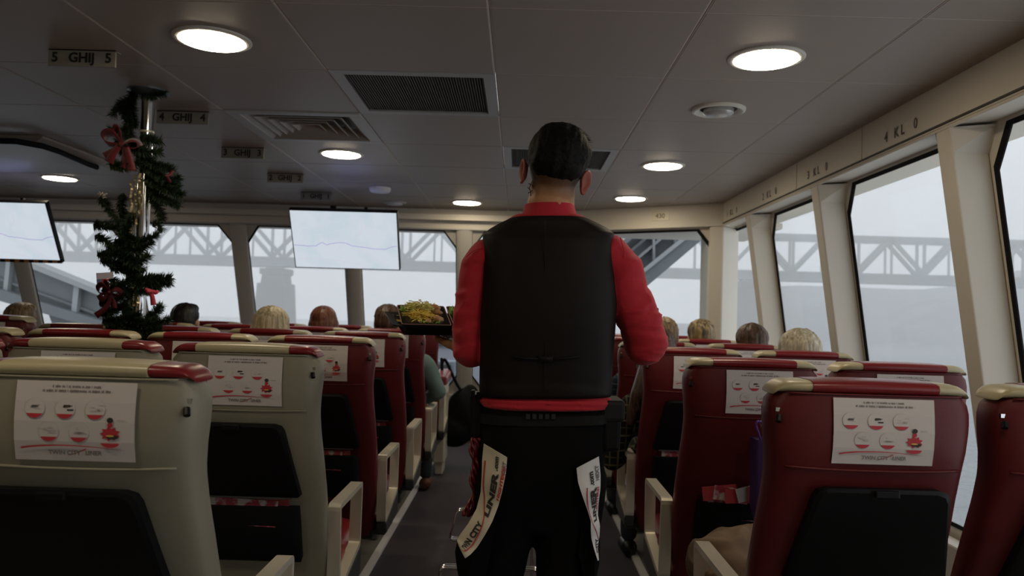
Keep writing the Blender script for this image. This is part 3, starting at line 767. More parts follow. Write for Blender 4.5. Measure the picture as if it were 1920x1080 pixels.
# ------------------------------------------------------------------ people
def skin_mat(name, col, stub=(.028, .020, .015)):
    m = mat(name, col, .5, spec=.35); nt = m.node_tree; b = nt.nodes['Principled BSDF']
    b.inputs['Subsurface Weight'].default_value = .15; b.inputs['Subsurface Radius'].default_value = (.012, .004, .002); b.inputs['Subsurface Scale'].default_value = .5
    a = nt.nodes.new('ShaderNodeAttribute'); a.attribute_name = 'stubble'
    n = nt.nodes.new('ShaderNodeTexNoise'); n.inputs['Scale'].default_value = 420
    tc = nt.nodes.new('ShaderNodeTexCoord'); nt.links.new(tc.outputs['Object'], n.inputs['Vector'])
    mu = nt.nodes.new('ShaderNodeMath'); mu.operation = 'MULTIPLY_ADD'; mu.inputs[1].default_value = .35; mu.inputs[2].default_value = -.17
    nt.links.new(n.outputs['Fac'], mu.inputs[0])
    ad = nt.nodes.new('ShaderNodeMath'); ad.operation = 'ADD'; ad.use_clamp = True
    m2 = nt.nodes.new('ShaderNodeMath'); m2.operation = 'MULTIPLY'
    nt.links.new(mu.outputs[0], ad.inputs[0]); nt.links.new(a.outputs['Fac'], ad.inputs[1])
    nt.links.new(ad.outputs[0], m2.inputs[0]); nt.links.new(a.outputs['Alpha'], m2.inputs[1])
    mx = nt.nodes.new('ShaderNodeMix'); mx.data_type = 'RGBA'
    mx.inputs['A'].default_value = (*col, 1); mx.inputs['B'].default_value = (*stub, 1)
    nt.links.new(a.outputs['Fac'], mx.inputs['Factor']); nt.links.new(mx.outputs['Result'], b.inputs['Base Color'])
    return m
def hair_mat(name, c1, c2, stretch=(90, 90, 6), rough=.42):
    m = mat(name, c1, rough, spec=.5); nt = m.node_tree; b = nt.nodes['Principled BSDF']
    tc = nt.nodes.new('ShaderNodeTexCoord'); mp = nt.nodes.new('ShaderNodeMapping'); mp.inputs['Scale'].default_value = stretch
    n = nt.nodes.new('ShaderNodeTexNoise'); n.inputs['Scale'].default_value = 1; n.inputs['Detail'].default_value = 3
    r = nt.nodes.new('ShaderNodeValToRGB'); r.color_ramp.elements[0].position = .38; r.color_ramp.elements[1].position = .62
    r.color_ramp.elements[0].color = (*c1, 1); r.color_ramp.elements[1].color = (*c2, 1)
    bp = nt.nodes.new('ShaderNodeBump'); bp.inputs['Strength'].default_value = .7; bp.inputs['Distance'].default_value = .004
    L = nt.links.new
    L(tc.outputs['Object'], mp.inputs['Vector']); L(mp.outputs['Vector'], n.inputs['Vector']); L(n.outputs['Fac'], r.inputs['Fac']); L(r.outputs['Color'], b.inputs['Base Color'])
    L(n.outputs['Fac'], bp.inputs['Height']); L(bp.outputs['Normal'], b.inputs['Normal'])
    return m
shirt_m = mat('red_shirt_cotton', (.48, .016, .030), .75, bump=(900, .2, .0006), sheen=.15, spec=.3)
vest_m = mat('black_vest_satin', (.011, .008, .007), .55, bump=(700, .25, .0006), spec=.16)
trouser_m = mat('black_trouser_cloth', (.005, .0045, .005), .85, bump=(600, .3, .0008), spec=.10)
shoe_m = mat('black_shoe_leather', (.012, .012, .012), .35)
skin_w = skin_mat('waiter_skin', (.50, .25, .125))
ear_m = mat('ear_skin', (.30, .075, .05), .5, spec=.3)
hair_black = hair_mat('black_hair', (.005, .004, .004), (.011, .009, .008), (120, 60, 120), .6); MATS['black_hair'].node_tree.nodes['Principled BSDF'].inputs['Specular IOR Level'].default_value = .10
eye_m = mat('eye_white', (.7, .68, .65), .2); iris_m = mat('iris', (.04, .025, .015), .2); lip_m = mat('lips', (.38, .13, .11), .5)

def shift(o, root):
    o.parent = root; o.matrix_parent_inverse = Matrix.Translation(-Vector(root.location)); return o
def head_parts(mb, M, s=1.0):
    """adds skull, face, nose to the builder; M places the head frame (origin at ear level, +y is the face)"""
    def e(c, r): mb.ball(M @ (Vector(c) * s), tuple(k * s for k in r), 20, 14, M=M.to_3x3())
    e((0, -.010, .030), (.074, .096, .088)); e((0, .030, -.025), (.062, .072, .085)); e((0, .050, -.070), (.042, .045, .040))
    e((0, .085, .030), (.050, .020, .030)); e((0, .108, -.018), (.012, .018, .014)); e((0, .098, .0), (.009, .014, .028))
    e((0, .092, -.052), (.024, .014, .012)); e((.034, .074, -.022), (.024, .022, .022)); e((-.034, .074, -.022), (.024, .022, .022))
def face_bits(root, M, s=1.0):
    for sx in (-1, 1):
        mb = MB(); c = M @ (Vector((sx * .030, .088, .006)) * s)
        mb.ball(c, .0125 * s, 12, 8, 0); mb.ball(M @ (Vector((sx * .030, .0965, .006)) * s), .0062 * s, 10, 6, 1)
        shift(mb.build('eye', [eye_m, iris_m], smooth='all'), root)
    mb = MB(); mb.ball(M @ (Vector((0, .104, -.052)) * s), (.022 * s, .006 * s, .006 * s), 12, 6, M=M.to_3x3()); shift(mb.build('mouth', lip_m, smooth='all'), root)
def ear(root, M, sx, s=1.0, m=None, yaw=.35):
    mb = MB(); R = M.to_3x3() @ Matrix.Rotation(-sx * yaw, 3, 'Z') @ Matrix.Rotation(sx * .12, 3, 'Y')
    c = Vector((sx * .084, -.002, -.008)) * s
    def T(p): return M @ c + R @ (Vector(p) * s)
    N = 20; rings = []
    def contour(k, x, sc):
        return [T((x, (.019 * math.cos(a) * (1 if math.sin(a) > -.2 else .75)) * sc - .004, (.034 * math.sin(a)) * sc)) for a in [2 * PI * i / N for i in range(N)]]
    rings = [contour(0, -sx * .008, .55), contour(0, sx * .001, 1.0), contour(0, sx * .006, 1.02), contour(0, sx * .007, .85), contour(0, sx * .001, .62), contour(0, sx * .0, .2)]
    mb.loft(rings); return shift(mb.build('ear', m or ear_m, smooth='all'), root)
def hand(mb, wrist, d, up, side, curl=.5, s=1.0, spread=.0):
    """palm plus four bent fingers and a thumb; d = direction of the fingers, up = back-of-hand normal"""
    d = Vector(d).normalized(); up = Vector(up); up = (up - d * up.dot(d)).normalized(); r = d.cross(up) * side
    w = Vector(wrist)
    def T(a, b, c): return w + (d * a + r * b + up * c) * s
    for k in range(5):
        mb.limb([T(.015, -.026 + k * .013, 0), T(.085, -.030 + k * .015, 0)], [.014 * s, .011 * s], 10)
    for k, (L, b) in enumerate(((.066, -.030), (.075, -.010), (.070, .010), (.055, .029))):
        a0 = .088; pts = [T(a0, b, 0)]; ang = 0; p = pts[0]
        for j, f in enumerate((.45, .32, .23)):
            ang += curl * (.7 if j == 0 else .9)
            q = p + (d * math.cos(ang) - up * math.sin(ang) + r * spread * (k - 1.5)) * L * f * s; pts.append(q); p = q
        mb.limb(pts, [.0098 * s, .0090 * s, .0082 * s, .0070 * s], 10)
    a = T(.020, -.032, -.004); b = T(.050, -.058, -.014); c = T(.078, -.060, -.024); e = T(.098, -.052, -.030)
    mb.limb([a, b, c, e], [.014 * s, .0115 * s, .010 * s, .0085 * s], 10)

# ---------------- the waiter (stands 2.1 m from the camera, back to us)
WY = 2.10
def wp(px, py, dy=0.0): return at(px, py, WY + dy)
wx = wp(1022, 700).x
W = thing('person', 'waiter in red shirt and black vest seen from behind in the aisle, carrying a tray', 'person', (wx, WY, 0))
hc = wp(1040, 328, -.005); HT = math.radians(9)
MH = Matrix.Translation(hc) @ Matrix.Rotation(HT, 4, 'Y') @ Matrix.Rotation(math.radians(-9), 4, 'X')
elL, elR = wp(884, 655, .02), wp(1208, 648, .02)
DEV = wp(1216, 602, .36)
wrL, wrR = Vector((-.175, 2.38, 1.135)), wp(1208, 640, .24)
dR = (DEV - wrR).normalized()
hipz = wp(1022, 800).z
# body under the clothes
mb = MB(); head_parts(mb, MH)
mb.limb([wp(1036, 350, .0), wp(1033, 385, -.005), wp(1030, 400, 0), wp(1029, 440, 0)], [.060, .064, .056, .045], 20)
mb.limb([wp(960, 462), wp(1100, 462)], [.045, .045], 14)
mb.loft([sring(.12, .075, wx, WY, z, 24, 2.4) for z in (hipz - .05, hipz + .1, hipz + .25, hipz + .4, hipz + .5)])
for (sh, el, wr) in ((wp(898, 490), elL, wrL), (wp(1160, 490), elR, wrR)):
    mb.limb([sh, el, el.lerp(wr, .35), wr], [.036, .034, .036, .027], 14)
for sx, kn, an in ((-1, wp(928, 1110, .0), wp(918, 1405)), (1, wp(1048, 1110), wp(1056, 1405))):
    hp = Vector((wx + sx * .075, WY, hipz - .04)); mb.limb([hp, kn, an], [.072, .050, .038], 14)
hand(mb, wrL, (-.25, 1, .10), (0, .05, -1), -1, curl=.12)
hand(mb, DEV - dR * .105 - Vector((-.028, 0, 0)), dR, (1, .1, .1), -1, curl=.55)
mb.limb([wrR, DEV - dR * .09 + Vector((.028, 0, 0))], [.027, .024], 12)
body = remesh(mb, 'body', skin_w, voxel=.0055, smooth_n=3); shift(body, W)
# shaved back and sides: hair stubble mask on the skin (a real colour of the scalp)
at_ = body.data.attributes.new('stubble', 'FLOAT', 'POINT'); Mi = MH.inverted()
for v in body.data.vertices:
    p = Mi @ v.co
    f = 0
    if p.z > -.075 and p.y < .06 and p.length < .2:
        line = -.088 + .10 * max(0, p.y + .01) ** .8 - .3 * max(0, abs(p.x) - .05)
        f = max(0, min(1, (p.z - line) / .065)) ** .9
        f *= .97
    at_.data[v.index].value = f
face_bits(W, MH)
o = ear(W, MH, -1); o = ear(W, MH, 1, yaw=.75)
# swept-over top hair with real locks
mb = MB()
for c, r in (((.002, -.024, .050), (.083, .092, .084)), ((.0, -.052, .012), (.070, .056, .050)), ((.004, -.004, .062), (.082, .098, .072)), ((.012, .030, .085), (.070, .075, .052)), ((.030, -.02, .055), (.057, .075, .060)), ((-.022, -.03, .045), (.056, .070, .055)), ((-.01, .07, .085), (.055, .045, .035))):
    mb.ball(MH @ Vector(c), r, 26, 16, M=MH.to_3x3())
def hairfn(p):
    q = Mi @ p; n_ = noise.noise(Vector((q.x * 55, q.y * 22, q.z * 14))) * .0042 + noise.noise(Vector((q.x * 130, q.y * 50, q.z * 40))) * .0016
    d = (q - Vector((0, 0, .03))).normalized(); q = q + d * n_
    return MH @ q
hr = remesh(mb, 'hair', hair_black, voxel=.005, smooth_n=3, fn=hairfn); shift(hr, W)
mb = MB(); rnd = random.Random(11)
for i in range(1100):
    a = rnd.uniform(-PI, PI); b = rnd.uniform(.15, 1.25)
    s0 = Vector((.004 + .081 * math.cos(a) * math.cos(b), -.002 + .097 * math.sin(a) * math.cos(b), .062 + .072 * math.sin(b)))
    out = Vector((math.cos(a) * math.cos(b), math.sin(a) * math.cos(b), math.sin(b)))
    fl = Vector((.6, .5, -.15)) if b > .6 else Vector((.1 * math.cos(a), .2, -.9))
    L = rnd.uniform(.014, .030)
    p0 = s0 - out * .004; p1 = s0 + out * .005 + fl * L * .5; p2 = p1 + out * rnd.uniform(-.002, .006) + fl * L * .6
    t = out.cross(fl).normalized() * .0009
    P3 = [MH @ k for k in (p0 - t, p0 + t, p1 + t * .8, p1 - t * .8, p2)]
    mb.add(P3, [(0, 1, 2, 3), (3, 2, 4)])
shift(mb.build('hair_strands', hair_black), W)
# small tattoo behind the left ear
tat = mat('tattoo_ink', (.05, .045, .045), .6)
mb = MB()
cn = wp(1034, 372, 0)
for (x0, y0, x1, y1) in ((991, 348, 999, 353), (997, 345, 992, 358), (993, 358, 995, 372), (990, 366, 998, 362), (989, 355, 993, 360)):
    A = [wp(x0, y0, -.0), wp(x1, y1, -.0)]
    mb.tube([a + (Vector((a.x, a.y, 0)) - Vector((cn.x, cn.y, 0))).normalized() * .0 + Vector((0, -.043 if a.x > wp(995, 350).x else -.036, 0)) for a in A], .0013, 5)
shift(mb.build('neck_tattoo', tat), W)

# torso profile: picture row, left, right, half depth, depth offset
TP = [(395, 981, 1076, .062, 0), (404, 962, 1092, .066, 0), (415, 944, 1112, .072, 0), (430, 922, 1136, .080, 0), (440, 908, 1148, .085, 0), (455, 908, 1146, .096, 0), (490, 907, 1147, .106, 0),
      (530, 906, 1150, .112, 0), (570, 904, 1153, .114, 0), (610, 902, 1150, .112, 0), (660, 903, 1146, .106, 0), (710, 902, 1143, .102, 0), (741, 902, 1141, .102, 0)]
def trings(tab, g=0.0, n=40, e=2.7):
    R = []
    for py, xl, xr, hd, dy in tab:
        a, b = wp(xl, py, dy), wp(xr, py, dy); c = (a + b) / 2; hx = (b - a).length / 2 + g; u = (b - a).normalized()
        r = []
        for i in range(n):
            t = 2 * PI * i / n; cs, sn = math.cos(t), math.sin(t)
            r.append(c + u * hx * math.copysign(abs(cs) ** (2 / e), cs) + Vector((0, 1, 0)) * (hd + g) * math.copysign(abs(sn) ** (2 / e), sn))
        R.append(r)
    return R
def dense(tab, k=4):
    out = []
    for a, b in zip(tab, tab[1:]):
        for j in range(k): out.append(tuple(p + (q - p) * j / k for p, q in zip(a, b)))
    out.append(tab[-1]); return out
# shirt: torso, sleeves rolled at the elbow, hem, collar
mb = MB()
mb.loft(trings(TP[1:], -.004) + trings([(750, 901, 1147, .104, 0), (760, 906, 1147, .103, 0), (764, 915, 1141, .098, 0)], .001))
def sleeve(pts, rs): mb.limb(pts, rs, 20)
sleeve([wp(913, 483), wp(898, 503), wp(889, 560), wp(884, 615, .005), wp(884, 652, .02)], [.052, .052, .051, .050, .050])
sleeve([elL, elL.lerp(wrL, .32)], [.050, .045])
sleeve([wp(1142, 478), wp(1166, 505), wp(1177, 560), wp(1198, 605, .005), wp(1213, 640, .02)], [.055, .056, .055, .056, .058])
sleeve([wp(1198, 560), wp(1212, 610)], [.040, .046])
sleeve([elR, elR.lerp(wrR, .30)], [.054, .047])
def wr_fn(p):
    # folds: diagonal creases on the sleeves, fine ones on the hem
    q = p; sx = 1 if p.x > wx else -1
    if abs(p.x - wx) > .165:
        L = p.z * 1.0 + (p.x - wx) * sx * .9
        U = p.x * .9 + p.z * .42; V = -p.x * .42 + p.z * .9
        f1 = 1 - abs(noise.noise(Vector((U * 8, V * 23, p.y * 5 + sx * 3)))) * 3.2
        f2 = 1 - abs(noise.noise(Vector((U * 9 + 4, (p.z * .97 + p.x * .1) * 46, p.y * 6)))) * 3.2
        k_ = max(0, f1) * .0065 + max(0, f2) * .0035 * (1 if p.z < 1.25 else .3)
        return p + Vector((sx * .55, -.8, .1)).normalized() * (k_ - .003 + noise.noise(q * 12) * .003)
        a = math.sin(L * 125 + 5 * noise.noise(q * 9) * 2.0) * .5 + .5
        m_ = noise.noise(q * 14 + Vector((3, 1, sx)))
        amp = .0042 * max(0, m_ + .45) * (1.3 if p.z < 1.30 else .8)
        d = Vector((sx * .8, -.6, 0)).normalized()
        q = p + d * ((a ** 2 - .4) * amp * 1.0 + noise.noise(q * 11) * .004)
        ridge = abs(noise.noise(Vector((p.x * 16 * sx, p.y * 10, p.z * 30 + p.x * 22 * sx))))
        q = q + d * (-.004 * max(0, .12 - ridge) / .12)
    elif p.z < 1.06: q = p + Vector((0, -.003 * math.sin(p.z * 380 + 3 * noise.noise(p * 12)), 0))
    return q
shirt = remesh(mb, 'shirt', shirt_m, voxel=.0058, smooth_n=2, fn=wr_fn); shift(shirt, W)
# seams of the shirt yoke on the shoulders
for pts in ([(874, 482), (885, 472), (896, 467), (906, 465)], [(1163, 445), (1170, 470), (1168, 500), (1163, 525)]):
    mb = MB(); mb.tube([wp(x, y, -.052) for x, y in pts], .0012, 5); shift(mb.build('sleeve_seam', shirt_m), W)
# standing collar
mb = MB(); cr = []
for py, xl, xr, hd in ((418, 974, 1084, .071), (408, 975, 1083, .069), (396, 981, 1079, .064), (385, 983, 1076, .064)):
    cr.append((py, xl, xr, hd, -.004))
A = trings(cr, 0, 40, 2.2); B = trings(cr[::-1], -.004, 40, 2.2)
mb.loft(A + B + [A[0]], cap=False); shift(mb.build('collar', shirt_m, smooth=True, angle=50), W)
# vest
TV = [(411, 960, 1096, .073, 0), (420, 940, 1116, .078, 0)] + TP[3:]
mb = MB(); mb.loft(trings(dense(TV, 4), .0045, 56))
def vfn(p):
    n_ = noise.noise(Vector((p.x * 9, p.y * 4, p.z * 7))) * .003
    if p.z < 1.12: n_ += math.sin(p.z * 150 + noise.noise(p * 9) * 4) * .0016
    return p + Vector((0, n_, 0))
v = mb.build('vest', vest_m, smooth='all')
for q in v.data.vertices: q.co = vfn(q.co)
shift(v, W)
mb = MB(); mb.tube([wp(1022 + .0 * y, y, -.113) for y in range(412, 745, 12)], .0011, 5)
for sx, x0 in ((-1, 960), (1, 1086)): mb.tube([wp(x0, 668, -.112), wp(x0 - sx * 25, 672, -.114), wp(x0 - sx * 50, 673, -.114)], .003, 6)
mb.box(wp(1024, 673, -.115), (.035, .006, .014)); shift(mb.build('back_strap', vest_m, smooth='all'), W)
# trousers
mb = MB()
mb.loft(trings([(752, 906, 1138, .092, 0), (775, 903, 1140, .096, 0), (810, 900, 1138, .103, -.004), (850, 897, 1134, .105, -.006), (900, 895, 1130, .100, -.004), (950, 893, 1125, .090, 0), (990, 895, 1118, .070, 0)]))
mb.limb([wp(952, 900, -.01), wp(946, 960), wp(930, 1100, .0), wp(922, 1250, .01), wp(916, 1425)], [.092, .088, .066, .063, .055], 20)
mb.limb([wp(1074, 900, -.01), wp(1068, 960), wp(1052, 1100, .0), wp(1054, 1250, .01), wp(1058, 1425)], [.090, .088, .068, .063, .055], 20)
tr_ = remesh(mb, 'trousers', trouser_m, voxel=.009, smooth_n=3, fn=lambda p: p + Vector((0, noise.noise(p * 11) * .006, 0))); shift(tr_, W)
mb = MB(); mb.loft(trings([(772, 899, 1144, .1, 0), (789, 898, 1143, .103, 0)], .002)); shift(mb.build('belt', mat('black_belt', (.007, .007, .007), .7, spec=.2)), W)
mb = MB()
for k in range(5): mb.box(wp(990 + k * 12, 781, -.108), (.010, .003, .012))
shift(mb.build('belt_relief', mat('dark_relief', (.016, .016, .016), .5)), W)
for px in (914, 1056):
    mb = MB(); f = wp(px, 1440); mb.limb([(f.x, f.y - .03, .045), (f.x, f.y + .10, .04), (f.x, f.y + .17, .032)], [.042, .040, .032], 14)
    s_ = remesh(mb, 'shoe', shoe_m, voxel=.009, smooth_n=3, fn=lambda p: Vector((p.x, p.y, max(.004, p.z)))); shift(s_, W)
# hip pouches
mb = MB()
def hx(px0, px1, py0, py1, dy, dep, tap=0):
    a = [wp(px0 + tap, py1, dy), wp(px1 - tap, py1, dy), wp(px1 - tap, py1, dy) + Vector((0, dep, 0)), wp(px0 + tap, py1, dy) + Vector((0, dep, 0)),
         wp(px0, py0, dy), wp(px1, py0, dy), wp(px1, py0, dy) + Vector((0, dep, 0)), wp(px0, py0, dy) + Vector((0, dep, 0))]
    return a
mb.hexa(hx(881, 905, 740, 822, -.03, .11, 1)); shift(mb.build('wallet_pouch', plastic_black, bevel=.006), W)
mb = MB(); mb.hexa(hx(883, 890, 732, 745, -.035, .03)); mb.hexa(hx(893, 902, 735, 748, -.035, .03)); shift(mb.build('pouch_clip', plastic_black, bevel=.002), W)
mb = MB(); mb.hexa(hx(1128, 1166, 782, 848, -.06, .13, 3)); shift(mb.build('holster', mat('black_holster', (.008, .008, .008), .5, spec=.2), bevel=.01), W)
mb = MB(); mb.hexa(hx(1126, 1174, 752, 792, -.065, .14, 2)); shift(mb.build('holster_flap', mat('dark_flap', (.018, .019, .021), .6, spec=.2), bevel=.01), W)
# printed side aprons with lettering, following the thighs
panel_m = mat('cream_printed_cloth', (.70, .62, .48), .7, bump=(300, .2, .001))
panel_w = mat('white_printed_cloth', (.80, .80, .80), .7, bump=(300, .2, .001))
def apron(outer, inner, d_out, d_in, flip, m, nm='printed_apron', lab=None):
    n = len(outer)
    def S_(u, v, off=0):   # u 0 outer .. 1 inner, v 0 top .. 1 bottom
        v = max(0, min(.9999, v)) * (n - 1); i = int(v); f = v - i
        a = Vector(outer[i]).lerp(Vector(outer[i + 1]), f); b = Vector(inner[i]).lerp(Vector(inner[i + 1]), f)
        p = a.lerp(b, u); d = d_out + (d_in - d_out) * math.sin(u * PI / 2) + .004 * math.sin(v * 2.2 + u)
        return wp(p.x, p.y, d - off)
    mb = MB(); nu, nv = 8, 30
    g = [[S_(i / nu, j / nv) for i in range(nu + 1)] for j in range(nv + 1)]
    vs = [p for r in g for p in r] + [p + Vector((0, .004, 0)) for r in g for p in r]; N = (nu + 1) * (nv + 1)
    fs = []
    for j in range(nv):
        for i in range(nu):
            a = j * (nu + 1) + i; fs.append((a, a + 1, a + nu + 2, a + nu + 1)); fs.append((N + a, N + a + nu + 1, N + a + nu + 2, N + a + 1))
    for j in range(nv):
        for i in (0, nu):
            a = j * (nu + 1) + i; b = a + nu + 1; fs.append((a, b, b + N, a + N))
    for i in range(nu):
        for j in (0, nv):
            a = j * (nu + 1) + i; fs.append((a, a + 1, a + 1 + N, a + N))
    mb.add(vs, fs); o = shift(mb.build(nm, m, smooth=True), W)
    q = MB()
    def txt(s, u, v0, size_u, len_v, mi, mir=1):
        vs, fs = text_mesh(s, 1, .05, 'LEFT'); xm = max(v.x for v in vs)
        q.add([S_(u - mir * v.y * size_u, v0 - v.x / xm * len_v, .0025) for v in vs], fs, mi)
    for spec in flip['text']: txt(*spec)
    for pts, w_ in flip['lines']:
        for i in range(len(pts) - 1):
            (u0, v0), (u1, v1) = pts[i], pts[i + 1]
            q.add([S_(u0 - w_, v0, .003), S_(u0 + w_, v0, .003), S_(u1 + w_, v1, .003), S_(u1 - w_, v1, .003)], [(0, 1, 2, 3)], 2)
    q2 = q.build('apron_print', [ink_dark, ink_grey, mat('apron_red', (.50, .03, .03), .6)], o)
    q2.matrix_parent_inverse = Matrix.Translation(-Vector(W.location)); q2.matrix_parent_inverse = o.matrix_world.inverted() if False else Matrix.Identity(4)
    return o
def smooth_line(p, k=5):
    out = []
    for i in range(len(p) - 1):
        p0, p1, p2, p3 = [Vector(p[max(0, min(len(p) - 1, i + j))]) for j in (-1, 0, 1, 2)]
        for t in [a / k for a in range(k)]:
            out.append(tuple(.5 * ((2 * p1) + (p2 - p0) * t + (2 * p0 - 5 * p1 + 4 * p2 - p3) * t * t + (3 * p1 - p0 - 3 * p2 + p3) * t ** 3)))
    out.append(tuple(p[-1])); return out
Lo = [(907, 832), (904, 862), (903, 895), (901, 925), (893, 955), (878, 982), (861, 1005), (857, 1014), (860, 1024)]
Li = [(951, 858), (949, 885), (942, 920), (934, 950), (923, 978), (910, 1002), (895, 1026), (882, 1040), (872, 1047)]
apron(Lo, Li, -.092, -.122, dict(text=[('LINER', .60, .50, .36, .34, 0), ('.com', .58, .15, .24, .11, 0), ('HIGHTECH', .90, .34, .17, .25, 2), ('NEXT', .92, .09 + .06, .20, .10, 1), ('TWIN CITY', .52, .90, .40, .34, 0)],
      lines=[(smooth_line([(.12, .12), (.10, .30), (.30, .42), (.60, .55), (.72, .68), (.74, .80), (.62, .92), (.3, .985)]), .028)]), panel_m)
Ro = [(1123, 856), (1126, 890), (1126, 915), (1122, 945), (1121, 965), (1125, 985), (1124, 1005), (1121, 1025), (1123, 1050)]
Ri = [(1081, 878), (1084, 905), (1092, 930), (1101, 955), (1108, 978), (1108, 998), (1109, 1010), (1114, 1030), (1121, 1052)]
apron(Ro, Ri, -.090, -.122, dict(text=[('LINER', .25, .56, -.40, .34, 0, 1), ('.com', .30, .20, -.22, .12, 0, 1), ('NEXT', .05, .17, -.16, .13, 1, 1), ('HIGHTECH', .02, .45, -.13, .24, 2, 1)] if False else
      [('LINER', .36, .55, .44, .33, 0, -1), ('.com', .40, .20, .28, .12, 0, -1), ('NEXT', .12, .17, .20, .12, 1, -1), ('HIGHTECH', .12, .45, .15, .22, 2, -1), ('CITY', .25, .93, .6, .16, 0, -1)],
      lines=[(smooth_line([(.66, .20), (.88, .38), (.84, .50), (.56, .60), (.32, .70), (.06, .79)]), .03)]), panel_w)
# black lower tails of the aprons and the red cord at the left hip
mb = MB(); mb.loft([[wp(x, y, d) for x, y, d in r] for r in (((858, 1012, -.05), (895, 1000, -.10), (930, 985, -.10), (900, 985, -.02)), ((853, 1035, -.05), (885, 1045, -.10), (925, 1010, -.10), (900, 1005, -.02)), ((857, 1068, -.05), (880, 1080, -.09), (915, 1060, -.09), (890, 1050, -.03)), ((866, 1110, -.04), (880, 1120, -.07), (900, 1110, -.07), (885, 1100, -.04)))])
shift(mb.build('apron_tail', trouser_m, smooth=True), W)
mb = MB(); mb.loft([[wp(x, y, d) for x, y, d in r] for r in (((1090, 985, -.09), (1112, 1000, -.10), (1125, 1010, -.05), (1100, 990, -.0)), ((1085, 1040, -.09), (1115, 1050, -.10), (1124, 1055, -.05), (1100, 1040, -.0)), ((1095, 1085, -.08), (1115, 1088, -.08), (1119, 1080, -.05), (1100, 1080, -.02)))])
shift(mb.build('apron_tail', trouser_m, smooth=True), W)
mb = MB(); rnd = random.Random(4)
for k in range(4):
    mb.tube([wp(891 + 4 * math.sin(y * .11 + k * 1.6) + (k - 1.5) * 3 - max(0, y - 930) * .42, y, -.035 - .012 * math.cos(y * .11 + k * 1.6)) for y in range(822, 968, 5)], .0052, 7)
shift(mb.build('red_cord', mat('glossy_red_cord', (.13, .005, .009), .3), smooth='all'), W)

# ---------------- seated passengers
def plaid(name, base, c2, c3, sc=26):
    m = mat(name, base, .85, spec=.2); nt = m.node_tree; b = nt.nodes['Principled BSDF']; L = nt.links.new
    tc = nt.nodes.new('ShaderNodeTexCoord'); prev = None
    mixc = None
    for i, (ax_, col, th, s) in enumerate((('X', c2, .93, sc), ('Z', c2, .93, sc), ('X', c3, .97, sc * .5), ('Z', c3, .97, sc * .5))):
        wv = nt.nodes.new('ShaderNodeTexWave'); wv.bands_direction = ax_; wv.inputs['Scale'].default_value = s / 6.28 * .6; wv.inputs['Distortion'].default_value = .3; wv.inputs['Phase Offset'].default_value = i * .7
        gt = nt.nodes.new('ShaderNodeMath'); gt.operation = 'GREATER_THAN'; gt.inputs[1].default_value = th
        L(tc.outputs['Object'], wv.inputs['Vector']); L(wv.outputs['Fac'], gt.inputs[0])
        mx = nt.nodes.new('ShaderNodeMix'); mx.data_type = 'RGBA'; mx.inputs['B'].default_value = (*col, 1)
        if mixc: L(mixc.outputs['Result'], mx.inputs['A'])
        else: mx.inputs['A'].default_value = (*base, 1)
        L(gt.outputs[0], mx.inputs['Factor']); mixc = mx
    L(mixc.outputs['Result'], b.inputs['Base Color']); return m
skin_p = mat('passenger_skin', (.50, .30, .22), .5, spec=.35)
jean = mat('dark_jeans', (.03, .035, .05), .85)
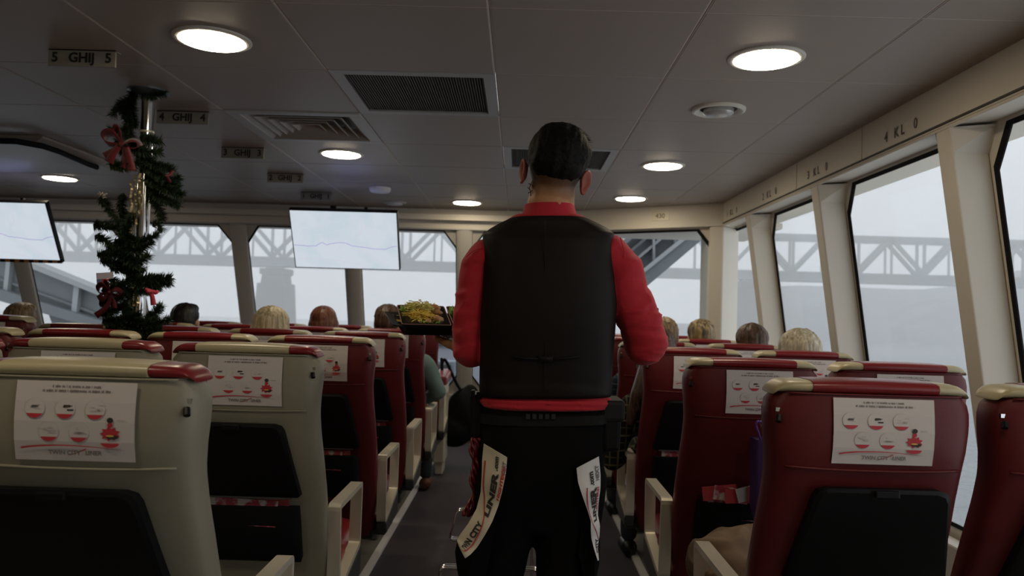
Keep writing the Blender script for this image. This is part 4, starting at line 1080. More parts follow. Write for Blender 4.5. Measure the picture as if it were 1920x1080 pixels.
def passenger(x, y, top_z, label, hair_m, top_m, style='short', hx_=0.0, hw=1.0, tilt=0, lean=0, seed=1, hscale=1.0, armd=(0, 0), elz=0):
    t = thing('person', label, 'person', (x, y, 0)); rnd = random.Random(seed)
    hcz = top_z - .122 * hscale; hcp = Vector((hx_, .30, hcz)); M = Matrix.Translation(hcp) @ Matrix.Rotation(tilt, 4, 'Y')
    mb = MB(); head_parts(mb, M, hscale)
    for sx in (-1, 1): mb.ball(M @ (Vector((sx * .078, 0, -.01)) * hscale), (.012, .02, .032), 10, 8)
    mb.limb([(hx_ * .8, .285, hcz - .05), (lean, .29, hcz - .17)], [.052, .062], 16)
    sz = hcz - .235
    wr = []
    for sx in (-1, 1):
        e_ = Vector((lean + sx * (.225 + (armd[0] if sx < 0 else armd[1])), .33, sz - .26 + elz)); w_ = Vector((sx * .10, .56, .64)); wr.append((e_, w_))
        mb.limb([e_, w_], [.036, .026], 12); hand(mb, w_, (-sx * .3, 1, -.2), (0, .2, 1), -sx, curl=.3)
    mb.limb([(lean, .29, hcz - .17), (lean * .7, .33, hcz - .30), (0, .37, .62)], [.058, .06, .08], 14)
    b = remesh(mb, 'body', skin_p, t, voxel=.0075, smooth_n=2)
    for sx in (-1, 1):
        q = MB(); q.ball(M @ (Vector((sx * .030, .088, .006)) * hscale), .0125, 10, 7, 0); q.ball(M @ (Vector((sx * .030, .0965, .006)) * hscale), .0062, 8, 5, 1); q.build('eye', [eye_m, iris_m], t, smooth='all')
    mb = MB()
    mb.ball((lean, .305, sz - .04), (.170, .105, .125), 20, 14); mb.limb([(lean, .29, sz + .02), (lean, .29, sz + .055)], [.078, .066], 16); mb.ball((lean * .5, .34, sz - .24), (.155, .11, .18), 20, 14); mb.ball((0, .385, .60), (.165, .125, .14), 20, 14)
    mb.limb([(lean - .145, .31, sz - .01), (lean, .30, sz + .035), (lean + .145, .31, sz - .01)], [.058, .066, .058], 14)
    for sx, (e_, w_) in zip((-1, 1), wr): mb.limb([(lean + sx * .165, .31, sz - .03), e_, e_.lerp(w_, .85)], [.060, .050, .036], 14)
    def fn(p): return p + Vector((noise.noise(p * 12) * .008, -.006 * noise.noise(p * 9), .0))
    remesh(mb, 'sweater' if 'sweater' in label else 'jacket', top_m, t, voxel=.011, smooth_n=3, fn=fn)
    mb = MB(); mb.ball((0, .40, .545), (.165, .12, .07), 16, 10)
    for sx in (-1, 1): mb.limb([(sx * .09, .42, .545), (sx * .115, .80, .535), (sx * .12, .84, .12)], [.075, .060, .045], 14)
    remesh(mb, 'trousers', jean, t, voxel=.012, smooth_n=3)
    for sx in (-1, 1):
        mb = MB(); mb.limb([(sx * .12, .82, .05), (sx * .13, .93, .045)], [.044, .036], 12)
        remesh(mb, 'shoe', mat('brown_shoe', (.12, .04, .02), .5) if 'teal' in label else shoe_m, t, voxel=.01, smooth_n=2, fn=lambda p: Vector((p.x, p.y, max(.014, p.z))))
    mb = MB(); s = hscale
    def e(c, r): mb.ball(M @ (Vector(c) * s), tuple(k * s * hw for k in r), 22, 14, M=M.to_3x3())
    e((0, -.014, .044), (.083, .098, .080))
    if style == 'short': e((0, -.045, .01), (.078, .066, .07)); e((0, .05, .085), (.06, .05, .035))
    if style in ('bob', 'long'): e((0, -.04, -.01), (.088, .075, .105)); e((0, -.03, -.07), (.080, .065, .085)); e((.062, .0, -.03), (.030, .06, .10)); e((-.062, .0, -.03), (.030, .06, .10))
    if style == 'pony': e((0, -.05, .0), (.074, .066, .08)); mb.limb([M @ Vector((0, -.10, .0)), M @ Vector((0, -.115, -.08))], [.022, .03], 12)
    if style == 'long':
        mb.limb([M @ Vector((-.03, -.05, -.05)), M @ Vector((-.09, -.07, -.18)), M @ Vector((-.135, -.05, -.30))], [.055, .045, .022], 14)
        mb.limb([M @ Vector((.03, -.05, -.05)), M @ Vector((.04, -.06, -.2))], [.055, .04], 14)
    def hf(p):
        q = p - (hcp + Vector((0, 0, .02))); a = math.atan2(q.x, -q.y)
        n_ = noise.noise(Vector((a * 9, q.z * 5, seed))) * .007 + noise.noise(Vector((a * 30, q.z * 9, seed + 5))) * .003
        return p + q.normalized() * n_
    remesh(mb, 'hair', hair_m, t, voxel=.0075, smooth_n=3, fn=hf)
    mb = MB()
    for i in range(160):   # loose hairs breaking the outline
        a = rnd.uniform(-PI, PI); b = rnd.uniform(.1, 1.4); out = Vector((math.cos(a) * math.cos(b), math.sin(a) * math.cos(b), math.sin(b)))
        p0 = Vector((0, -.014, .044)) + Vector((out.x * .083, out.y * .098, out.z * .08)) * .98 * hw
        fl = Vector((rnd.uniform(-.3, .3), rnd.uniform(-.3, .3), -.4)); p1 = p0 + out * .006 + fl * .015; p2 = p1 + out * .003 + fl * .02; tt = out.cross(Vector((0, 0, 1))).normalized() * .0012
        mb.add([M @ (k * s) for k in (p0 - tt, p0 + tt, p1 + tt, p1 - tt, p2)], [(0, 1, 2, 3), (3, 2, 4)])
    mb.build('hair_strands', hair_m, t)
    return t
h_dark = hair_mat('dark_brown_hair', (.012, .008, .007), (.04, .022, .015)); h_blond = hair_mat('blonde_hair', (.42, .34, .20), (.72, .62, .42)); h_red = hair_mat('auburn_hair', (.07, .022, .012), (.20, .07, .035))
h_streak = hair_mat('streaked_brown_hair', (.05, .035, .02), (.38, .28, .13), (70, 70, 5)); h_brown = hair_mat('brown_hair', (.035, .02, .013), (.13, .07, .04)); h_sand = hair_mat('sandy_hair', (.16, .10, .05), (.40, .28, .15))
h_ash = hair_mat('ash_blonde_hair', (.38, .34, .25), (.66, .60, .46)); h_blk = hair_mat('near_black_hair', (.006, .005, .005), (.02, .015, .013))
navy = mat('navy_jacket', (.03, .035, .05), .85); teal = mat('teal_sweater', (.16, .24, .22), .9, bump=(300, .4, .002)); beige = mat('beige_jacket', (.30, .26, .2), .85); dgrey = mat('dark_grey_jacket', (.05, .05, .055), .85)
plaid_y = plaid('yellow_check_jacket', (.012, .012, .014), (.10, .088, .05), (.17, .15, .10), 95); plaid_b = plaid('blue_check_shirt', (.02, .03, .05), (.05, .07, .10), (.10, .13, .16), 100)
passenger(-2.13, ROWS_L[4], 1.25, 'seated passenger with short near-black hair beyond the garland', h_blk, dgrey, 'short', hx_=.02, seed=1)
passenger(-1.26, ROWS_L[3], 1.235, 'seated passenger with straight blonde bob in the left block', h_blond, beige, 'bob', hx_=-.04, hw=1.12, seed=2)
passenger(-1.25, ROWS_L[4], 1.258, 'seated passenger with auburn brown hair left of the tray', h_red, navy, 'bob', hx_=.02, tilt=-.05, seed=3)
passenger(-.735, ROWS_L[4], 1.28, 'seated passenger in teal sweater beside the aisle, dark short hair', h_brown, teal, 'short', hx_=-.09, seed=4, armd=(0, .015), lean=-.0, elz=.07)
passenger(-3.16, ROWS_L[4], 1.225, 'seated passenger with light brown hair at far left edge', h_sand, navy, 'short', hx_=0, seed=5)
passenger(.745, ROWS_R[3], 1.245, 'seated passenger with short sandy hair behind the waiter\'s right elbow', h_sand, plaid_b, 'short', hx_=.07, seed=6)
passenger(.725, ROWS_R[2], 1.20, 'seated passenger with long hair and yellow check jacket leaning into the aisle', h_brown, plaid_y, 'long', hx_=-.09, tilt=-.05, seed=7, lean=-.05)
passenger(1.20, ROWS_R[4], 1.235, 'seated passenger with streaked brown hair farthest in the right block', h_streak, dgrey, 'short', hx_=.02, hw=1.08, seed=8)
passenger(1.25, ROWS_R[3], 1.22, 'seated passenger with dark brown hair by the side windows', h_brown, navy, 'pony', hx_=.06, hw=1.06, seed=9)
passenger(1.22, ROWS_R[2], 1.20, 'seated passenger with ash blonde hair nearest the side windows', h_ash, beige, 'bob', hx_=.06, hw=1.12, seed=10)
# ------------------------------------------------------------------ pole, garland, bows
PX, PY = -1.655, 3.43
pole = thing('support_pole', 'shiny chrome pole from floor to ceiling wrapped by the garland', 'pole', (PX, PY, 0))
mb = MB(); mb.tube([(0, 0, 0), (0, 0, 1.0), (0, 0, H)], .027, 28); mb.build('tube', chrome, pole, smooth=True)
mb = MB(); mb.lathe((0, 0, 0), [(.027, H - .03), (.060, H - .012), (.085, H - .006), (.085, H)]); mb.build('flange', mat('blue_grey_metal', (.20, .25, .29), .3, .8), pole, smooth=True)
mb = MB(); mb.lathe((0, 0, 0), [(.029, 1.995), (.031, 1.992), (.031, 1.988), (.029, 1.985)]); mb.build('clamp_ring', alu, pole)
def g(px, py, dy=0): return at(px, py, PY + dy)
BR = [[(252, 165, 0), (247, 200, -.04), (252, 235, -.05)], [(262, 172, 0), (282, 178, -.03), (308, 174, -.01)], [(250, 190, 0), (232, 190, -.03), (218, 206, -.04), (212, 214, -.03)], [(224, 196, -.03), (238, 216, -.03), (250, 236, 0)],
      [(248, 232, -.03), (225, 246, -.05), (208, 243, -.06)], [(248, 245, -.05), (222, 262, -.07), (232, 285, -.07)], [(262, 258, -.06), (285, 262, -.05), (302, 264, -.03)], [(240, 275, -.07), (270, 285, -.08), (300, 285, -.04)],
      [(205, 307, -.07), (230, 312, -.08), (262, 305, -.06)], [(262, 290, -.04), (290, 308, -.05), (325, 318, -.05)], [(270, 312, -.03), (300, 330, -.05), (333, 352, -.05)], [(272, 330, -.03), (305, 352, -.05), (342, 366, -.04)],
      [(280, 345, 0), (300, 370, -.04), (335, 385, -.02)], [(275, 355, 0), (295, 385, -.02), (306, 412, -.02)], [(290, 330, .02), (320, 340, .04), (336, 332, .04)], [(186, 368, -.09), (205, 390, -.08), (225, 420, -.05), (240, 455, -.04)],
      [(232, 362, -.02), (228, 390, -.04), (240, 420, -.05)], [(250, 400, -.05), (232, 420, -.06), (228, 440, -.06)], [(175, 421, -.07), (195, 424, -.07), (218, 424, -.05)], [(286, 425, -.02), (296, 420, -.01), (304, 432, 0)],
      [(178, 441, -.08), (200, 452, -.07), (222, 470, -.05)], [(182, 480, -.07), (205, 478, -.07), (235, 478, -.05)], [(188, 488, -.06), (215, 492, -.06), (250, 498, -.05)], [(215, 450, -.05), (250, 470, -.07), (285, 455, -.05)],
      [(235, 440, -.06), (260, 455, -.07), (295, 440, -.04)], [(225, 470, -.06), (255, 492, -.08), (278, 480, -.05)], [(200, 462, -.04), (240, 488, -.08), (270, 505, -.05)], [(205, 500, -.05), (232, 506, -.06), (262, 512, -.05)], [(240, 510, -.04), (255, 530, -.06), (262, 545, -.05)],
      [(255, 525, -.06), (285, 522, -.06), (320, 522, -.05)], [(255, 532, -.06), (285, 532, -.06), (318, 530, -.05)], [(250, 545, -.06), (275, 545, -.05), (298, 538, -.04)], [(190, 545, -.07), (212, 540, -.07), (240, 528, -.05)], [(205, 522, -.05), (225, 535, -.05), (245, 550, -.05)],
      [(186, 572, -.07), (215, 560, -.07), (242, 552, -.05)], [(188, 590, -.05), (212, 582, -.06), (240, 570, -.05)], [(192, 605, -.05), (225, 600, -.07), (262, 590, -.06)], [(270, 600, -.05), (288, 590, -.05), (302, 574, -.05)],
      [(200, 618, -.04), (240, 610, -.07), (285, 608, -.06)], [(210, 600, -.06), (250, 615, -.08), (300, 612, -.05)], [(230, 585, -.05), (262, 605, -.08), (318, 600, -.05)], [(215, 628, -.04), (255, 622, -.08), (302, 622, -.05)], [(225, 640, -.04), (250, 634, -.06), (290, 635, -.05)],
      [(245, 560, .02), (262, 580, .03), (250, 600, .03)], [(238, 625, -.05), (262, 640, -.05), (255, 660, -.03)], [(196, 625, -.02), (220, 640, -.04), (240, 652, -.04)]]
gar = thing('fir_garland', 'dark green artificial fir garland spiralling up the chrome pole', 'garland', (PX, PY, 1.0))
gi = Matrix.Translation((-PX, -PY, -1.0))
stem = MB(); needles = MB(); rnd = random.Random(21)
core = [(252, 170, 0), (240, 215, -.05), (246, 262, -.06), (268, 300, -.03), (282, 345, .03), (262, 395, .04), (236, 430, -.04), (246, 480, -.06), (262, 525, .03), (240, 560, .04), (240, 600, -.05), (258, 630, -.04), (255, 660, .03)]
def cat(pts, k=10):
    out = []
    for i in range(len(pts) - 1):
        p0, p1, p2, p3 = [pts[max(0, min(len(pts) - 1, i + j))] for j in (-1, 0, 1, 2)]
        for a in range(k):
            t = a / k; out.append(.5 * ((2 * p1) + (p2 - p0) * t + (2 * p0 - 5 * p1 + 4 * p2 - p3) * t * t + (3 * p1 - p0 - 3 * p2 + p3) * t ** 3))
    out.append(pts[-1]); return out
def needle_run(path, L, dens):
    for i in range(len(path) - 1):
        a, b = path[i], path[i + 1]; d = (b - a); n = max(1, int(d.length * dens)); dn = d.normalized()
        for _ in range(n):
            p = a.lerp(b, rnd.random()); o = Vector((rnd.gauss(0, 1), rnd.gauss(0, 1), rnd.gauss(0, 1))); o = (o - dn * o.dot(dn)).normalized()
            q = (o + dn * rnd.uniform(.25, .9)).normalized(); l = L * rnd.uniform(.6, 1.15); s = q.cross(o + Vector((.3, .2, .1))).normalized() * .0019
            needles.add([p - s, p + s, p + q * l * .6 + s * .8, p + q * l, p + q * l * .6 - s * .8], [(0, 1, 2, 3, 4)], 0 if rnd.random() < .7 else 1)
cp = cat([g(*k) for k in core]); stem.tube(cp, .006, 6); needle_run(cp, .036, 3500)
for b in BR:
    p = cat([g(*k) for k in b], 6); stem.tube(p, .003, 5); needle_run(p, .034, 4300)
o = stem.build('stem', mat('garland_wire', (.03, .025, .015), .8), gar); o.matrix_parent_inverse = gi
o = needles.build('needles', [mat('fir_green', (.016, .036, .013), .6), mat('fir_green_light', (.028, .052, .018), .6)], gar); o.matrix_parent_inverse = gi; o['kind'] = 'stuff'
rnd = random.Random(2)
for (px0, py0, py1, amp) in ((246, 338, 440, 2), (254, 330, 425, 3), (262, 325, 405, 2), (249, 520, 575, 4), (258, 530, 600, 3)):
    mb = MB(); ps = [g(px0 + .5 * amp * math.sin(y * .2) + rnd.uniform(-1, 1), y, -.033) for y in range(py0, py1, 3)]
    for a, b in zip(ps, ps[1:]):
        s = Vector((.0045, rnd.uniform(-.002, .002), 0)); mb.add([a - s, a + s, b + s, b - s], [(0, 1, 2, 3)])
    gs = mb.build('gold_strand', mat('gold_tinsel', (.75, .62, .35), .25, .9)); tag(gs, 'gold sequin strand on the chrome pole, %s' % {246: 'long one on the left, upper group', 254: 'middle of the upper group', 262: 'shorter one on the right, upper group', 249: 'left one low down', 258: 'right one low down'}[px0], 'tinsel', 'gold strands on the pole')
def ribbon(mb, pts, w, mi=0, loop=False):
    P3 = cat([Vector(p) for p in pts], 6); R_ = []; N = len(P3)
    for i, p in enumerate(P3):
        d = (P3[min(i + 1, N - 1)] - P3[max(0, i - 1)]).normalized(); s = d.cross(Vector((0, 1, 0.15))).normalized()
        if loop: s = (Vector((0, 1, 0)) * .75 + s * .55 * math.cos(PI * i / N)).normalized()
        n = d.cross(s).normalized() * .0012; k = w * (.45 + .55 * math.sin(PI * min(1, .15 + i / N)) if loop else .5 + .5 * i / N)
        R_.append([p - s * k - n, p + s * k - n, p + s * k + n, p - s * k + n])
    mb.loft(R_, mi)
def bow(label, cx, cy, s, m, tails, dy=-.10, loops=True):
    c = g(cx, cy, dy); t = thing('ribbon_bow', label, 'bow', c); I = Matrix.Translation(-c)
    if loops:
        mb = MB()
        for sx, sy in ((-1, -.9), (1, -.15), (-.3, -1.3)):
            ribbon(mb, [g(cx, cy, dy), g(cx + sx * 14 * s, cy + sy * 15 * s - 4, dy - .02), g(cx + sx * 26 * s, cy + sy * 16 * s + 2, dy), g(cx + sx * 22 * s, cy + sy * 8 * s + 8, dy + .015), g(cx, cy + 2, dy + .01)], .024 * s, loop=True)
        o = mb.build('loop', m, smooth='all'); o.parent = t; o.matrix_parent_inverse = I
    for tl in tails:
        mb = MB(); ribbon(mb, [g(x, y, dy - .005 + .01 * k) for k, (x, y) in enumerate(tl)], .018 * s); o = mb.build('tail', m, smooth='all'); o.parent = t; o.matrix_parent_inverse = I
    if loops:
        mb = MB(); mb.ball(g(cx, cy, dy - .01), (.010 * s, .009, .010 * s), 10, 8); o = mb.build('knot', m, smooth='all'); o.parent = t; o.matrix_parent_inverse = I
rib = mat('red_velvet_ribbon', (.17, .010, .014), .55, sheen=.3); rib_d = mat('dark_red_ribbon', (.10, .008, .014), .6); rib_b = mat('pinkish_red_ribbon', (.62, .06, .10), .5)
bow('red velvet bow on the upper part of the garland', 228, 270, 1.25, rib, [[(226, 272), (214, 284), (197, 295)], [(222, 274), (210, 292), (204, 305)], [(232, 274), (236, 292), (232, 316)], [(236, 275), (242, 296), (246, 320)]])
bow('dark red bow low on the left of the garland', 205, 548, .8, rib_d, [[(203, 550), (192, 562), (186, 552)], [(208, 552), (200, 575), (180, 592)], [(205, 550), (212, 565), (214, 578)]])
bow('bright red ribbon end hanging right of the pole', 280, 548, .7, rib_b, [[(275, 545), (284, 552), (288, 572)], [(272, 542), (290, 548), (294, 545)]], loops=False)
bow('small dark ribbon end on the right side of the garland', 318, 325, .5, rib_d, [[(310, 330), (318, 328), (325, 320)], [(312, 330), (316, 336), (318, 342)]], loops=False)
fl = thing('paper_flag', 'small white blue and red flag tucked in the garland', 'flag', g(190, 530, -.09)); I = Matrix.Translation(-fl.location)
mb = MB()
for (p, mi) in (([(180, 512), (212, 510), (212, 522), (181, 524)], 0), ([(181, 524), (192, 523), (188, 536), (182, 541)], 1), ([(192, 523), (204, 523), (196, 538), (186, 540)], 2)):
    a = [g(x, y, -.095) for x, y in p]; mb.hexa(a + [q + Vector((0, .003, 0)) for q in a], mi)
o = mb.build('cloth', [mat('flag_white', (.55, .52, .60), .7), mat('flag_blue', (.10, .17, .32), .7), mat('flag_red', (.55, .04, .05), .7)]); o.parent = fl; o.matrix_parent_inverse = I
mb = MB(); rnd = random.Random(8)
c = g(190, 366, -.09)
for _ in range(26):
    d = Vector((rnd.gauss(0, 1), rnd.gauss(0, 1), rnd.gauss(0, 1))).normalized(); mb.tube([c, c + d * rnd.uniform(.012, .024)], .0022, 5)
o = mb.build('pinecone', mat('frosted_cone', (.50, .44, .36), .8), smooth='all'); tag(o, 'pale frosted cone at the left tip of the garland', 'pinecone')

# ------------------------------------------------------------------ tray carried by the waiter
TC = Vector((-.215, 2.475, 1.216))
MT = Matrix.Translation(TC) @ Matrix.Rotation(math.radians(15), 4, 'Z') @ Matrix.Rotation(math.radians(8), 4, 'X')
tray = thing('serving_tray', 'black rectangular serving tray on the waiter\'s left hand', 'tray', (0, 0, 0)); tray.matrix_world = MT
def rr(hx_, hy_, z, r=.02):
    P_ = []
    for cx, cy, a0 in ((1, 1, 0), (-1, 1, 90), (-1, -1, 180), (1, -1, 270)):
        for k in range(4): a = math.radians(a0 + k * 30); P_.append(Vector((cx * (hx_ - r) + r * math.cos(a), cy * (hy_ - r) + r * math.sin(a), z)))
    return P_
mb = MB(); mb.loft([rr(.155, .105, -.036), rr(.170, .120, -.012), rr(.190, .140, -.008), rr(.190, .140, -.004), rr(.168, .118, -.008), rr(.153, .103, -.031)]); mb.build('tray_body', plastic_black, tray, smooth=True, angle=30)
lac = mat('red_lacquer', (.20, .008, .010), .25); lacb = mat('black_lacquer', (.012, .012, .013), .25); rim_m = mat('pale_pink_rim', (.42, .22, .20), .3)
noodle = mat('yellow_noodle', (.92, .70, .13), .45); leaf = mat('lettuce_green', (.16, .38, .05), .5, var=(60, (.45, .58, .13), .2)); meat = mat('roast_brown', (.40, .18, .08), .5, var=(50, (.62, .36, .18), .2)); sprout = mat('pale_sprout', (.80, .74, .28), .5)
def dish(cx, label, food):
    t = thing('food_dish', label, 'dish'); t.matrix_world = MT @ Matrix.Translation((cx, .012, -.030)) @ Matrix.Rotation(math.radians(13), 4, 'X')
    a, b, h = .076, .082, .038
    mb = MB(); mb.loft([rr(a - .012, b - .012, 0, .008), rr(a, b, h, .008), rr(a - .003, b - .003, h, .008)]); mb.build('outer_wall', lacb, t)
    mb = MB(); mb.loft([rr(a - .0032, b - .0032, h - .0005, .007), rr(a - .014, b - .014, .004, .007)], cap=False); mb.add(rr(a - .014, b - .014, .004, .007), [tuple(range(16))]); mb.build('inner_wall', lac, t)
    mb = MB(); q = rr(a - .001, b - .001, h + .0005, .008); mb.tube(q, .0016, 6, closed=True); mb.build('rim', rim_m, t)
    rnd = random.Random(int(cx * 1000))
    MW = t.matrix_world
    for nm, lab, cat_, m, x, y, sx, sy, hh, kind in food:
        if kind == 'noodle':
            mb = MB()
            for _ in range(170):
                c = Vector((x + rnd.gauss(0, sx * .4), y + rnd.gauss(0, sy * .4), .018)); r_ = (Vector((c.x - x, c.y - y, 0)).length / max(sx, sy)); c.z += hh * max(0, 1 - r_ ** 2) * rnd.uniform(.6, 1)
                a0 = rnd.uniform(0, 6.28); P_ = [c]
                for k in range(7): a0 += rnd.uniform(-.9, .9); P_.append(P_[-1] + Vector((math.cos(a0), math.sin(a0) * .8, rnd.uniform(-.25, .2))) * .006)
                mb.tube([MW @ p for p in P_], .0016, 5)
            o = mb.build(nm, m, smooth='all'); tag(o, lab, cat_); o['kind'] = 'stuff'
        elif kind == 'leaf':
            mb = MB(); n = 22
            for k in range(3):
                ctr = Vector((x + rnd.uniform(-.3, .3) * sx, y + rnd.uniform(-.3, .3) * sy, .018 + .006 * k))
                R_ = []
                for ring in range(4):
                    f = (ring + 1) / 4
                    R_.append([MW @ (ctr + Vector((math.cos(2 * PI * i / n) * sx * f, math.sin(2 * PI * i / n) * sy * f, hh * f * f * (.6 + .5 * math.sin(i * 2.9 + k))))) for i in range(n)])
                mb.loft(R_, cap=False); mb.add(R_[0], [tuple(range(n))])
            o = mb.build(nm, m, smooth='all'); s_ = o.modifiers.new('s', 'SOLIDIFY'); s_.thickness = .0012; tag(o, lab, cat_)
        else:
            mb = MB(); mb.ball(MW @ Vector((x, y, .016 + hh)), (sx, sy, .009), 14, 8, M=(MW.to_3x3() @ Matrix.Rotation(rnd.uniform(-.4, .4), 3, 'Y') @ Matrix.Rotation(rnd.uniform(0, 3), 3, 'Z')))
            o = mb.build(nm, m, smooth='all')
            for v in o.data.vertices: v.co += Vector((1, 1, 1)) * noise.noise(v.co * 90) * .003
            tag(o, lab, cat_, 'roast slices in the left dish')
    return t
dish(-.082, 'red lined square dish with noodles and salad, left on the tray', [
    ('noodle_heap', 'heap of yellow noodles in the left dish on the tray', 'noodles', noodle, -.008, -.012, .05, .036, .034, 'noodle'),
    ('shredded_salad', 'pale shredded salad piled behind the yellow noodles', 'salad', sprout, -.008, .040, .036, .026, .048, 'noodle'),
    ('lettuce_leaf', 'green lettuce leaf at the left back of the left dish', 'lettuce', leaf, -.046, .035, .024, .024, .026, 'leaf'),
    ('lettuce_leaf', 'green lettuce leaf at the near edge of the left dish', 'lettuce', leaf, .022, -.058, .030, .012, .014, 'leaf'),
    ('roast_slice', 'brown roast slice at the back of the left dish', 'meat', meat, .040, .048, .022, .016, .030, 'meat'),
    ('roast_slice', 'brown roast slice behind the noodles by the divider', 'meat', meat, .045, .025, .020, .016, .024, 'meat'),
    ('roast_slice', 'browned roast slice at the near right of the left dish', 'meat', meat, .042, -.036, .024, .016, .024, 'meat'),
    ('roast_slice', 'darker roast slice at the near edge of the left dish', 'meat', meat, .012, -.045, .018, .012, .018, 'meat')])
dish(.076, 'red lined dish with green salad, half hidden by the waiter\'s sleeve', [
    ('lettuce_leaf', 'green lettuce leaf in the right dish beside the waiter\'s sleeve', 'lettuce', leaf, -.045, .030, .026, .030, .030, 'leaf'),
    ('lettuce_leaf', 'lettuce leaf hidden in the middle of the right dish', 'lettuce', leaf, .01, .0, .035, .030, .024, 'leaf')])
t = thing('order_device', 'small black handheld device above the waiter\'s right elbow', 'handheld device', DEV)
mb = MB(); mb.box((0, 0, 0), (.060, .014, .085)); mb.build('casing', plastic_black, t, bevel=.004); mb = MB(); mb.box((0, .008, .0), (.05, .002, .06)); mb.build('display', mat('dark_display', (.03, .03, .035), .2), t)

# ------------------------------------------------------------------ luggage, coat, tubes, backpack
cart = thing('tubular_frame', 'low double chrome tube frame standing in the aisle beyond the waiter', 'frame', (0, 2.9, 0))
def rt(pts, k=5, r=.03):
    pts = [Vector(p) for p in pts]; out = [pts[0]]
    for a, b, c in zip(pts, pts[1:], pts[2:]):
        u = b + (a - b).normalized() * r; v = b + (c - b).normalized() * r
        for i in range(k + 1): t = i / k; out.append(u * (1 - t) ** 2 + b * 2 * t * (1 - t) + v * t * t)
    out.append(pts[-1]); return out
for dy, zc, nm in ((0, .0, 'loop'), (.0, 0, 'loop')):
    pass
c0 = Vector((0, 2.9, 0))
for Y, (xl, yt, xb, yb, xr), nm in ((2.55, (826, 1064, 812, 1190, 1010), 'near_loop'), (2.95, (858, 957, 843, 1012, 1000), 'far_loop')):
    for off in (0, .022):
        a, b = at(xl, yt, Y), at(xb, yb, Y); c = at(xr, yt + 5, Y)
        if nm == 'near_loop': P_ = [Vector((b.x, Y + off, .012)), Vector((a.x, Y + off, a.z)), Vector((c.x, Y + off, a.z)), Vector((c.x + (a.x - b.x), Y + off, .012))]
        else: P_ = [Vector((c.x, Y + off, b.z)), Vector((b.x, Y + off, b.z)), Vector((a.x, Y + off, a.z)), Vector((c.x, Y + off, a.z)), Vector((c.x, Y + off, .012))]
        mb = MB(); mb.tube([p - c0 for p in rt(P_, r=.016)], .006, 10); mb.build('tube_loop', mat('bright_chrome', (.85, .87, .9), .18, 1), cart, smooth='all')
mb = MB()
for x, y in ((at(1000, 960, 2.95).x, 2.96), (at(1010, 1069, 2.55).x, 2.56)): mb.box((x, y - 2.9, .008), (.06, .06, .016))
mb.tube([Vector((at(1000, 960, 2.95).x, .06, .02)), Vector((at(1010, 1069, 2.55).x, -.34, .02))], .007, 8); mb.build('foot', chrome, cart)
coat_m = mat('tan_coat', (.24, .16, .10), .85, bump=(200, .3, .002), var=(12, (.17, .115, .07), .3))
mb = MB()
for c, r in (((.60, 2.30, .56), (.13, .12, .10)), ((.72, 2.32, .56), (.12, .12, .11)), ((.83, 2.28, .54), (.10, .12, .09)), ((.58, 2.20, .54), (.09, .09, .08)), ((.70, 2.16, .55), (.12, .08, .09)), ((.56, 2.38, .52), (.07, .10, .07)), ((.75, 2.42, .54), (.13, .08, .08))): mb.ball(c, r, 20, 14)
def cfn(p):
    n_ = abs(noise.noise(Vector((p.x * 7, p.y * 7, p.z * 16)))) * .05 + noise.noise(p * 25) * .008
    return Vector((p.x + .03, p.y, p.z - n_ - .012))
o = remesh(mb, 'folded_coat', coat_m, voxel=.010, smooth_n=5, fn=cfn); tag(o, 'bunched tan coat lying on the nearest right aisle seat', 'coat')
bag = thing('gift_bag', 'narrow purple bag with cord handle behind the nearest right seat', 'bag', (.792, 2.41, -.105)); pur = mat('purple_paper', (.035, .009, .085), .6)
mb = MB(); mb.loft([rr(.060, .022, .735, .006), rr(.070, .036, .78, .006), rr(.070, .036, .985, .006)]); mb.build('bag_body', pur, bag, smooth=True)
mb = MB(); mb.tube(rt([(-.055, -.028, .98), (-.075, -.028, 1.035), (-.060, -.028, 1.042), (-.02, -.028, .985)], r=.012), .0035, 7); mb.build('handle', mat('violet_cord', (.12, .03, .30), .5), bag, smooth='all')
mb = MB(); rnd = random.Random(1)
for _ in range(16): mb.ball((rnd.uniform(-.045, .0), rnd.uniform(-.02, .015), .99 + rnd.uniform(0, .045)), rnd.uniform(.007, .013), 8, 6)
mb.build('contents', mat('pale_wrapping', (.45, .38, .25), .5), bag, smooth='all')
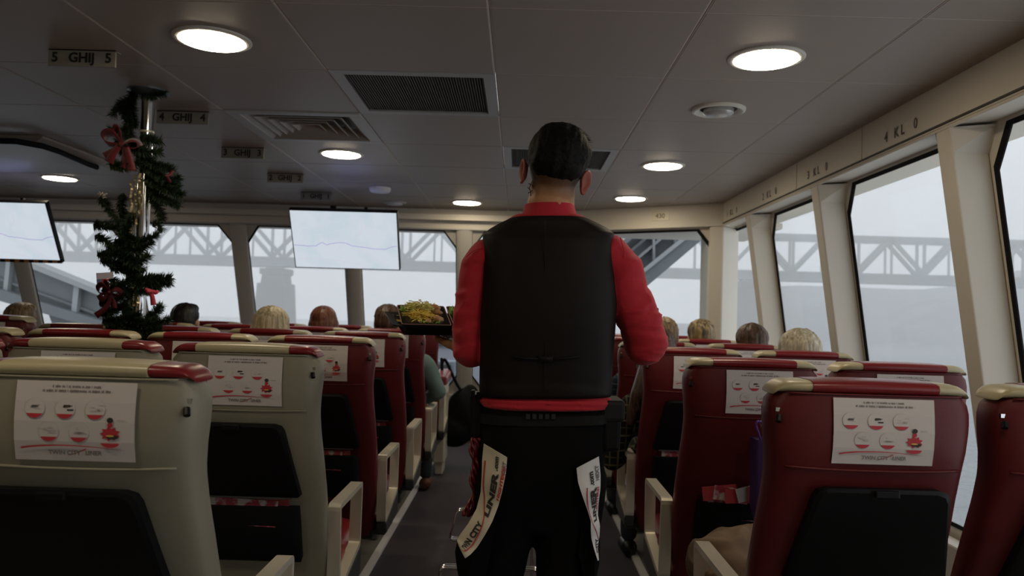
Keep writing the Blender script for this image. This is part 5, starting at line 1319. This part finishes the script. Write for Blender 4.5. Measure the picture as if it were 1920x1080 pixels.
# loose papers in the second right seat's pocket
mb = MB(); rnd = random.Random(9)
for k in range(6):
    mb.box((.66 + .035 * k, 2.555 - .004 * k, .685 + rnd.uniform(-.01, .006)), (.11, .003, .045), (1, 2, 1, 0, 1, 2)[k], M=Matrix.Rotation(rnd.uniform(-.3, .2), 3, 'Y'))
o = mb.build('leaflets', [paper, mat('red_leaflet', (.45, .05, .06), .4), mag_m]); tag(o, 'loose leaflets sticking out of the stuffed pocket beside the purple bag', 'leaflets')
# backpack hanging at the front row by the aisle and a red topped armrest
bp = thing('backpack', 'black backpack hanging beside the frontmost left aisle seat', 'backpack', (-.44, 6.35, .02)); bm_ = mat('black_nylon', (.006, .006, .007), .7, spec=.12)
mb = MB(); mb.ball((.02, 0, .40), (.14, .12, .22), 20, 14); mb.ball((-.05, -.03, .28), (.15, .12, .13), 20, 14); mb.ball((.07, .02, .54), (.08, .08, .11), 16, 10)
remesh(mb, 'bag_body', bm_, bp, voxel=.014, smooth_n=4, fn=lambda p: Vector((p.x + noise.noise(p * 8) * .02, p.y, max(.03, p.z))))
for pts in ([(-.16, -.05, .80), (-.13, -.06, .84), (-.04, -.04, .66), (.03, -.03, .56)], [(-.16, -.02, .80), (-.16, -.07, .84), (-.14, -.09, .6), (-.15, -.10, .45)]):
    mb = MB(); mb.tube(cat([Vector(p) for p in pts], 6), .012, 8); mb.build('strap', bm_, bp, smooth='all')
ae = thing('end_armrest', 'upright end armrest with red padded top by the backpack', 'armrest', (-.575, 6.15, 0))
mb = MB(); mb.hexa([(-.045, -.15, .10), (.045, -.15, .10), (.045, .15, .10), (-.045, .15, .10), (-.035, -.12, .70), (.035, -.12, .70), (.035, .18, .70), (-.035, .18, .70)]); mb.box((0, .0, .06), (.06, .2, .115)); mb.build('panel', alu, ae, bevel=.012, seg=3)
mb = MB(); mb.hexa([(-.055, -.20, .69), (.055, -.20, .69), (.055, .22, .72), (-.055, .22, .72), (-.052, -.20, .755), (.052, -.20, .755), (.052, .22, .79), (-.052, .22, .79)]); mb.build('arm_pad', mat('dusty_red_pad', (.26, .05, .05), .35), ae, bevel=.016, seg=3)
